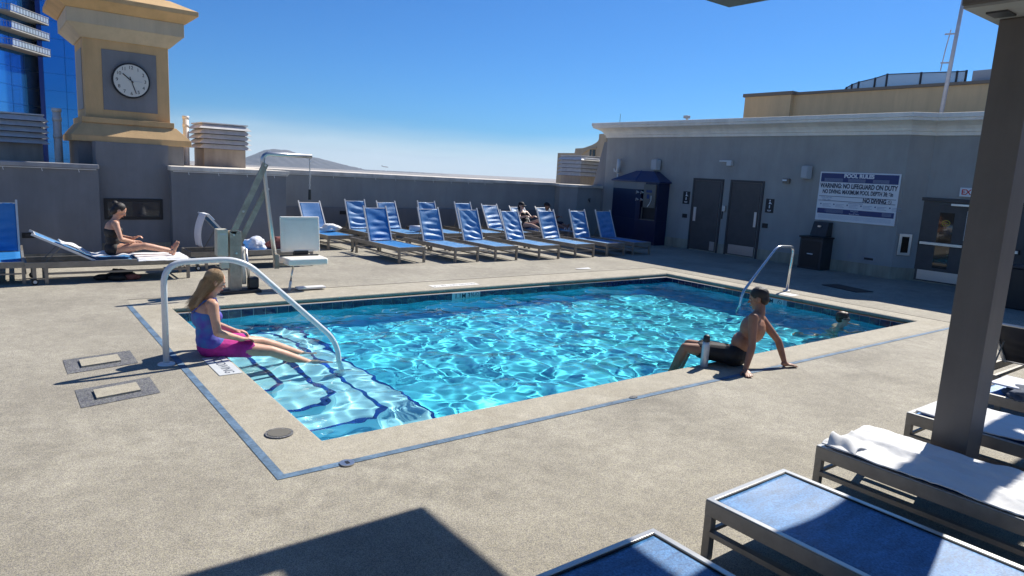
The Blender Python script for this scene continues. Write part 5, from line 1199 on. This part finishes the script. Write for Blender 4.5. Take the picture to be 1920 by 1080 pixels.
# --- woman seated on the left coping
def woman_pool():
    s = 1.06; F_ = V((1, .0, 0)); B = basis(F_, (0, 0, 1))
    pel = V((-.14, 2.82, .10)); chest = V((-.19, 2.83, .44)); neck = V((-.13, 2.83, .66)); hd = V((-.08, 2.83, .80)); HB = basis((1, -.12, -.35), (0, 0, 1))
    root = thing('person', 'woman in blue and purple swimsuit and pink skirt sitting on pool edge, feet in water', 'person', (pel.x, pel.y, 0))
    b = MB(); sh = torso(b, pel, chest, neck, B, s, True, 1.12); b.cone(neck-V((0, 0, .03)), .054*s, hd+HB @ V((0, -.01, -.05)), .052*s)
    head_parts(b, hd, HB, s)
    Rr = B @ V((1, 0, 0))     # person's right = -Y
    shR, shL = sh+Rr*.175*s, sh-Rr*.175*s
    arm(b, shR, V((-.14, 2.54, .30)), V((.12, 2.62, .19)), s*1.1); hand_parts(b, V((.13, 2.625, .185)), basis((1, .25, -.1), (0, 0, 1)), s, .7, -1)
    arm(b, shL, V((-.10, 3.14, .30)), V((.16, 3.03, .19)), s*1.1); hand_parts(b, V((.17, 3.025, .185)), basis((1, -.25, -.1), (0, 0, 1)), s, .7, 1)
    kR, kL = V((.46, 2.68, .0)), V((.45, 3.02, .03)); aR, aL = V((1.02, 2.72, -.26)), V((1.0, 3.14, -.22))
    leg(b, pel+V((.06, -.10, .0)), kR, aR, s*1.08); leg(b, pel+V((.06, .10, .0)), kL, aL, s*1.08)
    foot_parts(b, aR, basis((.94, 0, -.15), (.15, 0, 1)), s); foot_parts(b, aL, basis((.94, .1, -.15), (.15, 0, 1)), s)
    body = obj('body', blob(b, .008, 5), 'skin', root); RECV_EXTRA.append(body)
    head_details(root, hd, HB, s)
    c = MB(); s2 = s*1.075; c.ellipsoid(pel+V((0, 0, .06)), (.172*s2*1.1, .118*s2*1.12, .12*s2), 20, B); c.ellipsoid(pel.lerp(chest, .45), (.13*s2*1.12, .10*s2*1.12, .14*s2), 20, B); c.ellipsoid(chest-V((0, 0, .02)), (.160*s2*1.10, .110*s2*1.12, .135*s2), 20, B)
    for q in (-1, 1): c.ellipsoid(chest+B @ V((q*.070*s, .087*s, -.01*s)), (.068*s, .064*s, .066*s), 16, B)
    sw = obj('swimsuit_top', blob(c, .009, 4, cut=[(chest+V((0, 0, .075)), V((-.15, 0, 1)))]), 'dye', root)
    for q in (-1, 1): obj('strap', MB().tube([chest+B @ V((q*.075*s, .125*s, .05*s)), sh+B @ V((q*.085*s, .05*s, .055*s)), sh+B @ V((q*.085*s, -.06*s, .03*s)), chest+B @ V((q*.05*s, -.13*s, .05*s))], .008, 6), 'dye', sw)
    k = MB(); k.ellipsoid(pel-V((0, 0, .01)), (.19*s, .135*s, .115*s), 20, B)
    limb(k, [pel+V((.04, -.10, 0)), pel.lerp(kR, .62)+V((0, -.01, .01))], [.108*s, .098*s]); limb(k, [pel+V((.04, .10, 0)), pel.lerp(kL, .62)+V((0, 0, .01))], [.108*s, .098*s]); k.ellipsoid(pel.lerp(kR.lerp(kL, .5), .45), (.13*s, .17*s, .075*s), 16, B)
    obj('skirt', blob(k, .009, 3, cut=[(V((.27, 2.8, 0)), V((1, .1, .1)))]), 'pinkcloth', root)
    h = MB(); e = lambda off, r: h.ellipsoid(hd+HB @ (V(off)*s), [x*s for x in r], 20, HB)
    e((0, -.022, .038), (.086, .098, .092)); e((0, -.06, -.04), (.078, .060, .09)); h.cone(hd+HB @ V((0, -.085, -.05)), .060*s, chest+V((-.12, 0, .10)), .040*s); h.cone(hd+HB @ V((.045, -.06, -.05)), .035*s, chest+V((-.10, -.06, .12)), .025*s)
    obj('hair', blob(h, .008, 3, cut=[(hd+HB @ V((0, .062, 0)), HB @ V((0, 1, -.30)))]), 'hairblond', root)
    strands(root, hd, HB, s, chest+V((-.13, -.01, .06)), 'hairblond', 220, 3, .035)
woman_pool()
# --- man leaning back on his hands on the near coping
def man_pool():
    s = 1.12; F_ = V((-.35, .94, 0)).normalized(); B = basis(F_, V((.22, -.08, 1)))
    pel = V((5.01, -.22, .125)); chest = V((5.17, -.33, .45)); neck = V((5.25, -.345, .66)); hd = V((5.28, -.29, .80)); HB = basis((-.45, .9, -.25), (0, 0, 1))
    root = thing('person', 'man in black shorts leaning back on his hands on the near pool edge', 'person', (pel.x, pel.y, 0))
    b = MB(); sh = torso(b, pel, chest, neck, B, s, False, 1.2); b.cone(neck-V((0, 0, .03)), .058*s, hd+HB @ V((0, -.01, -.05)), .055*s); head_parts(b, hd, HB, s)
    Rr = B @ V((1, 0, 0)); shR, shL = sh+Rr*.185*s, sh-Rr*.185*s
    wR, wL = V((5.50, -.60, .045)), V((4.80, -.53, .045))
    arm(b, shR, V((5.50, -.48, .30)), wR, s*1.05); hand_parts(b, wR, basis((.9, -.35, -.12), (-.1, 0, 1)), s, .15, -1, .4)
    arm(b, shL, V((4.93, -.50, .30)), wL, s*1.05); hand_parts(b, wL, basis((-.6, -.75, -.12), (-.1, 0, 1)), s, .15, 1, .4)
    kL, kR = V((4.56, .15, .17)), V((4.86, .33, .14)); aL, aR = V((4.50, .32, -.28)), V((4.80, .44, -.30))
    leg(b, pel+B @ V((-.09, .05, 0)), kL, aL, s*1.05); leg(b, pel+B @ V((.09, .05, 0)), kR, aR, s*1.05)
    foot_parts(b, aL, basis((-.2, .9, -.5), (0, .5, 1)), s); foot_parts(b, aR, basis((-.1, .9, -.5), (0, .5, 1)), s)
    body = obj('body', blob(b, .008, 5), 'skin2', root); RECV_EXTRA.append(body); head_details(root, hd, HB, s)
    k = MB(); k.ellipsoid(pel+B @ V((0, 0, .01)), (.205*s, .150*s, .135*s), 20, B)
    limb(k, [pel+B @ V((-.09, .04, 0)), pel.lerp(kL, .66)], [.105*s, .092*s]); limb(k, [pel+B @ V((.09, .04, 0)), pel.lerp(kR, .66)], [.105*s, .092*s])
    obj('shorts', blob(k, .009, 3, cut=[(pel+B @ V((0, 0, .11)), B @ V((0, 0, 1)))]), 'blackcloth', root)
    h = MB(); e = lambda off, r: h.ellipsoid(hd+HB @ (V(off)*s), [x*s for x in r], 20, HB); e((0, -.018, .044), (.085, .099, .088)); e((0, -.055, -.01), (.074, .056, .07))
    obj('hair', blob(h, .008, 2, cut=[(hd+HB @ V((0, .06, .02)), HB @ V((0, 1, -.45)))]), 'hairdark', root)
man_pool()
# --- person sitting on the left lounger
def left_sitter():
    s = 1.05; B = basis((1, 0, 0), V((.12, 0, 1))); z0 = .39
    pel = V((-.36, 8.32, z0+.11)); chest = V((-.36, 8.32, z0+.43)); neck = V((-.30, 8.32, z0+.62)); hd = V((-.24, 8.32, z0+.755)); HB = basis((.9, -.1, -.55), (0, 0, 1))
    root = thing('person', 'person in black sitting upright on the left lounger, legs stretched out', 'person', (pel.x, pel.y, 0))
    b = MB(); sh = torso(b, pel, chest, neck, B, s, True, .98); b.cone(neck-V((0, 0, .03)), .050*s, hd+HB @ V((0, -.01, -.05)), .050*s); head_parts(b, hd, HB, s)
    Rr = B @ V((1, 0, 0)); shR, shL = sh+Rr*.165*s, sh-Rr*.165*s
    arm(b, shR, V((-.27, 8.04, z0+.30)), V((-.06, 8.22, z0+.235)), s); hand_parts(b, V((-.05, 8.225, z0+.235)), basis((.9, .4, .05), (0, 0, 1)), s, .9, -1)
    arm(b, shL, V((-.27, 8.60, z0+.30)), V((-.04, 8.42, z0+.27)), s); hand_parts(b, V((-.03, 8.415, z0+.275)), basis((.8, -.4, .4), (0, 0, 1)), s, .9, 1)
    kR, kL = V((.10, 8.18, z0+.17)), V((.12, 8.47, z0+.13)); aR, aL = V((.52, 8.22, z0+.06)), V((.53, 8.45, z0+.055))
    leg(b, pel+V((.04, -.09, -.01)), kR, aR, s); leg(b, pel+V((.04, .09, -.01)), kL, aL, s)
    foot_parts(b, aR, basis((.35, 0, .95), (-.95, 0, .35)), s); foot_parts(b, aL, basis((.4, .15, .9), (-.9, 0, .4)), s)
    obj('body', blob(b, .008, 5), 'skin', root); head_details(root, hd, HB, s)
    k = MB(); k.ellipsoid(pel, (.178*s, .124*s, .122*s), 20, B); k.ellipsoid(pel.lerp(chest, .45), (.134*s, .104*s, .14*s), 20, B); k.ellipsoid(chest-V((0, 0, .03)), (.166*s, .118*s, .12*s), 20, B)
    for q in (-1, 1): k.ellipsoid(chest+B @ V((q*.070*s, .087*s, -.01*s)), (.066*s, .062*s, .064*s), 16, B)
    obj('swimsuit', blob(k, .009, 3, cut=[(chest+V((0, 0, .06)), V((-.3, 0, 1)))]), 'blackcloth', root)
    h = MB(); e = lambda off, r: h.ellipsoid(hd+HB @ (V(off)*s), [x*s for x in r], 20, HB); e((0, -.022, .038), (.086, .098, .092)); e((0, -.06, -.03), (.076, .058, .08)); e((0, -.11, .07), (.045, .045, .045))
    obj('hair', blob(h, .008, 3, cut=[(hd+HB @ V((0, .060, 0)), HB @ V((0, 1, -.35)))]), 'hairdark', root)
left_sitter()
# --- swimmer
def swimmer():
    s = 1.06; B = basis((.75, -.65, 0), (0, 0, 1)); hd = V((9.62, .80, -.055)); HB = basis((.70, -.70, .05), (0, 0, 1)); chest = V((9.58, .86, -.42)); neck = V((9.60, .82, -.19)); pel = V((9.5, .95, -.78))
    root = thing('person', 'swimmer with goggles, head just above the water near the far right corner', 'person', (9.6, .8, -1.2))
    b = MB(); sh = torso(b, pel, chest, neck, B, s); b.cone(neck-V((0, 0, .03)), .058*s, hd-V((0, 0, .05)), .055*s); head_parts(b, hd, HB, s)
    Rr = B @ V((1, 0, 0)); arm(b, sh+Rr*.185*s, V((9.36, .55, -.34)), V((9.60, .40, -.25)), s); hand_parts(b, V((9.61, .39, -.25)), basis((.9, -.3, 0), (0, 0, 1)), s, .3, 1)
    arm(b, sh-Rr*.185*s, V((9.92, 1.05, -.34)), V((10.1, .88, -.26)), s); hand_parts(b, V((10.1, .88, -.26)), basis((.7, -.6, 0), (0, 0, 1)), s, .3, -1)
    leg(b, pel+Rr*.09, V((9.35, .75, -1.0)), V((9.15, .9, -1.12)), s); leg(b, pel-Rr*.09, V((9.55, 1.1, -1.0)), V((9.35, 1.3, -1.12)), s)
    foot_parts(b, V((9.15, .9, -1.12)), basis((-.6, .3, .1), (0, 0, 1)), s); foot_parts(b, V((9.35, 1.3, -1.12)), basis((-.6, .3, .1), (0, 0, 1)), s)
    body = obj('body', blob(b, .009, 4), 'skin3', root); RECV_EXTRA.append(body); head_details(root, hd, HB, s)
    g = MB()
    for q in (-1, 1): g.ellipsoid(hd+HB @ (V((q*.031, .093, .000))*s), (.024*s, .012*s, .016*s), 12, HB); g.tube([hd+HB @ (V((q*.05, .090, .002))*s), hd+HB @ (V((q*.086, .02, .010))*s), hd+HB @ (V((q*.07, -.07, .02))*s), hd+HB @ (V((0, -.108, .02))*s)], .007, 6)
    obj('goggles', g, 'black', root, smooth=True)
    h = MB(); e = lambda off, r: h.ellipsoid(hd+HB @ (V(off)*s), [x*s for x in r], 20, HB); e((0, -.014, .048), (.083, .100, .082)); e((0, -.05, .0), (.074, .056, .06)); e((0, .05, .085), (.05, .035, .03))
    obj('hair', blob(h, .007, 2, cut=[(hd+HB @ V((0, .075, .03)), HB @ V((0, 1, -.6)))]), 'hairbrown', root)
swimmer()
# --- two people on the back row loungers (reclined)
def recliner(x, label, skin, fem, suit, suitm, cap_m, glasses, hairm, kneeup=True, yb=12.72, ang=52):
    s = 1.05; a = R(ang); up_ = V((0, math.cos(a), math.sin(a))); F_ = V((0, -math.sin(a), math.cos(a))); B = Matrix((F_.cross(up_), F_, up_)).transposed()
    z0 = .36; pel = V((x, yb-.12, z0+.12)); chest = pel+up_*.34+F_*.02; neck = pel+up_*.53+F_*.03; hd = neck+up_*.10+F_*.05+V((0, 0, .04)); HB = basis((.25, -.95, -.15), (0, 0, 1))
    root = thing('person', label, 'person', (x, yb, 0))
    b = MB(); sh = torso(b, pel, chest, neck, B, s, fem); b.cone(neck-up_*.03, .052*s, hd+HB @ V((0, -.01, -.05)), .052*s); head_parts(b, hd, HB, s)
    Rr = B @ V((1, 0, 0)); eR = sh+Rr*.23-up_*.24+F_*.06; eL = sh-Rr*.23-up_*.24+F_*.06; wR = eR+V((0, -.22, .06))-Rr*.08; wL = eL+V((0, -.22, .06))+Rr*.08
    arm(b, sh+Rr*.17*s, eR, wR, s); arm(b, sh-Rr*.17*s, eL, wL, s); hand_parts(b, wR, basis((0, -1, .1), (0, 0, 1)), s, .8, 1); hand_parts(b, wL, basis((0, -1, .1), (0, 0, 1)), s, .8, -1)
    for q in (-1, 1):
        kz = .20 if (kneeup and q > 0) else .05
        kn = V((x+q*.13, pel.y-.44, z0+.09+kz)); an = V((x+q*.12, pel.y-.84, z0+.06)); leg(b, pel+V((q*.09, -.03, -.01)), kn, an, s); foot_parts(b, an, basis((0, -.35, .95), (0, .95, .35)), s)
    obj('body', blob(b, .010, 4), skin, root); head_details(root, hd, HB, s, glasses)
    k = MB(); k.ellipsoid(pel, (.178*s, .122*s, .12*s), 20, B)
    if suit != 'trunks':
        k.ellipsoid(pel.lerp(chest, .45), (.138*s, .104*s, .14*s), 20, B); k.ellipsoid(chest-up_*.02, (.170*s, .120*s, .14*s), 20, B)
    if fem:
        for q in (-1, 1): k.ellipsoid(chest+B @ V((q*.07*s, .087*s, -.01*s)), (.066*s, .062*s, .064*s), 16, B)
    me = blob(k, .010, 3, cut=[(chest+up_*(.07 if fem else .16), up_)]); obj('swimsuit' if fem else 'shirt', me, suitm, root)
    if not fem:
        k = MB(); k.ellipsoid(pel, (.185*s, .128*s, .125*s), 16, B)
        for q in (-1, 1): limb(k, [pel+V((q*.09, -.03, 0)), V((x+q*.125, pel.y-.32, z0+.16))], [.105*s, .09*s])
        obj('shorts', blob(k, .010, 3), 'navycloth', root)
    h = MB(); e = lambda off, r: h.ellipsoid(hd+HB @ (V(off)*s), [x_*s for x_ in r], 20, HB); e((0, -.022, .030), (.084, .096, .088))
    if fem: e((0, -.06, -.05), (.082, .062, .11)); h.cone(hd+HB @ V((.06, -.03, -.06)), .035*s, hd+HB @ V((.07, -.01, -.18)), .03*s)
    obj('hair', blob(h, .009, 2, cut=[(hd+HB @ V((0, .055, 0)), HB @ V((0, 1, -.35)))]), hairm, root)
    c = MB(); c.ellipsoid(hd+HB @ (V((0, -.012, .050))*s), [.088*s, .104*s, .080*s], 20, HB); cm_ = blob(c, .009, 1, cut=[(hd+HB @ V((0, 0, .035)), HB @ V((0, 0, -1)))])
    cp = obj('cap', cm_, cap_m, root); obj('cap_brim', MB().ellipsoid(hd+HB @ (V((0, .115, .042))*s), [.062*s, .062*s, .008*s], 16, HB), cap_m, cp, smooth=True)
    return root
recliner(11.95, 'woman in black swimsuit, cap and sunglasses reclining on a back row lounger', 'skin3', True, 'suit', 'blackcloth', 'blackcloth', True, 'hairdark')
recliner(13.05, 'man in black cap and dark blue shirt reclining on the rightmost back lounger', 'skin2', False, 'shirt', 'bluecloth', 'blackcloth', False, 'hairdark', False)

for o in RECV+RECV_EXTRA: o.cycles.is_caustics_receiver = True
for o in bpy.data.objects:
    if o.parent and (o.parent == pool) and o.type == 'MESH': o.cycles.is_caustics_receiver = True
    if o.name.startswith(('rail',)) : o.cycles.is_caustics_receiver = True
bpy.context.view_layer.update()
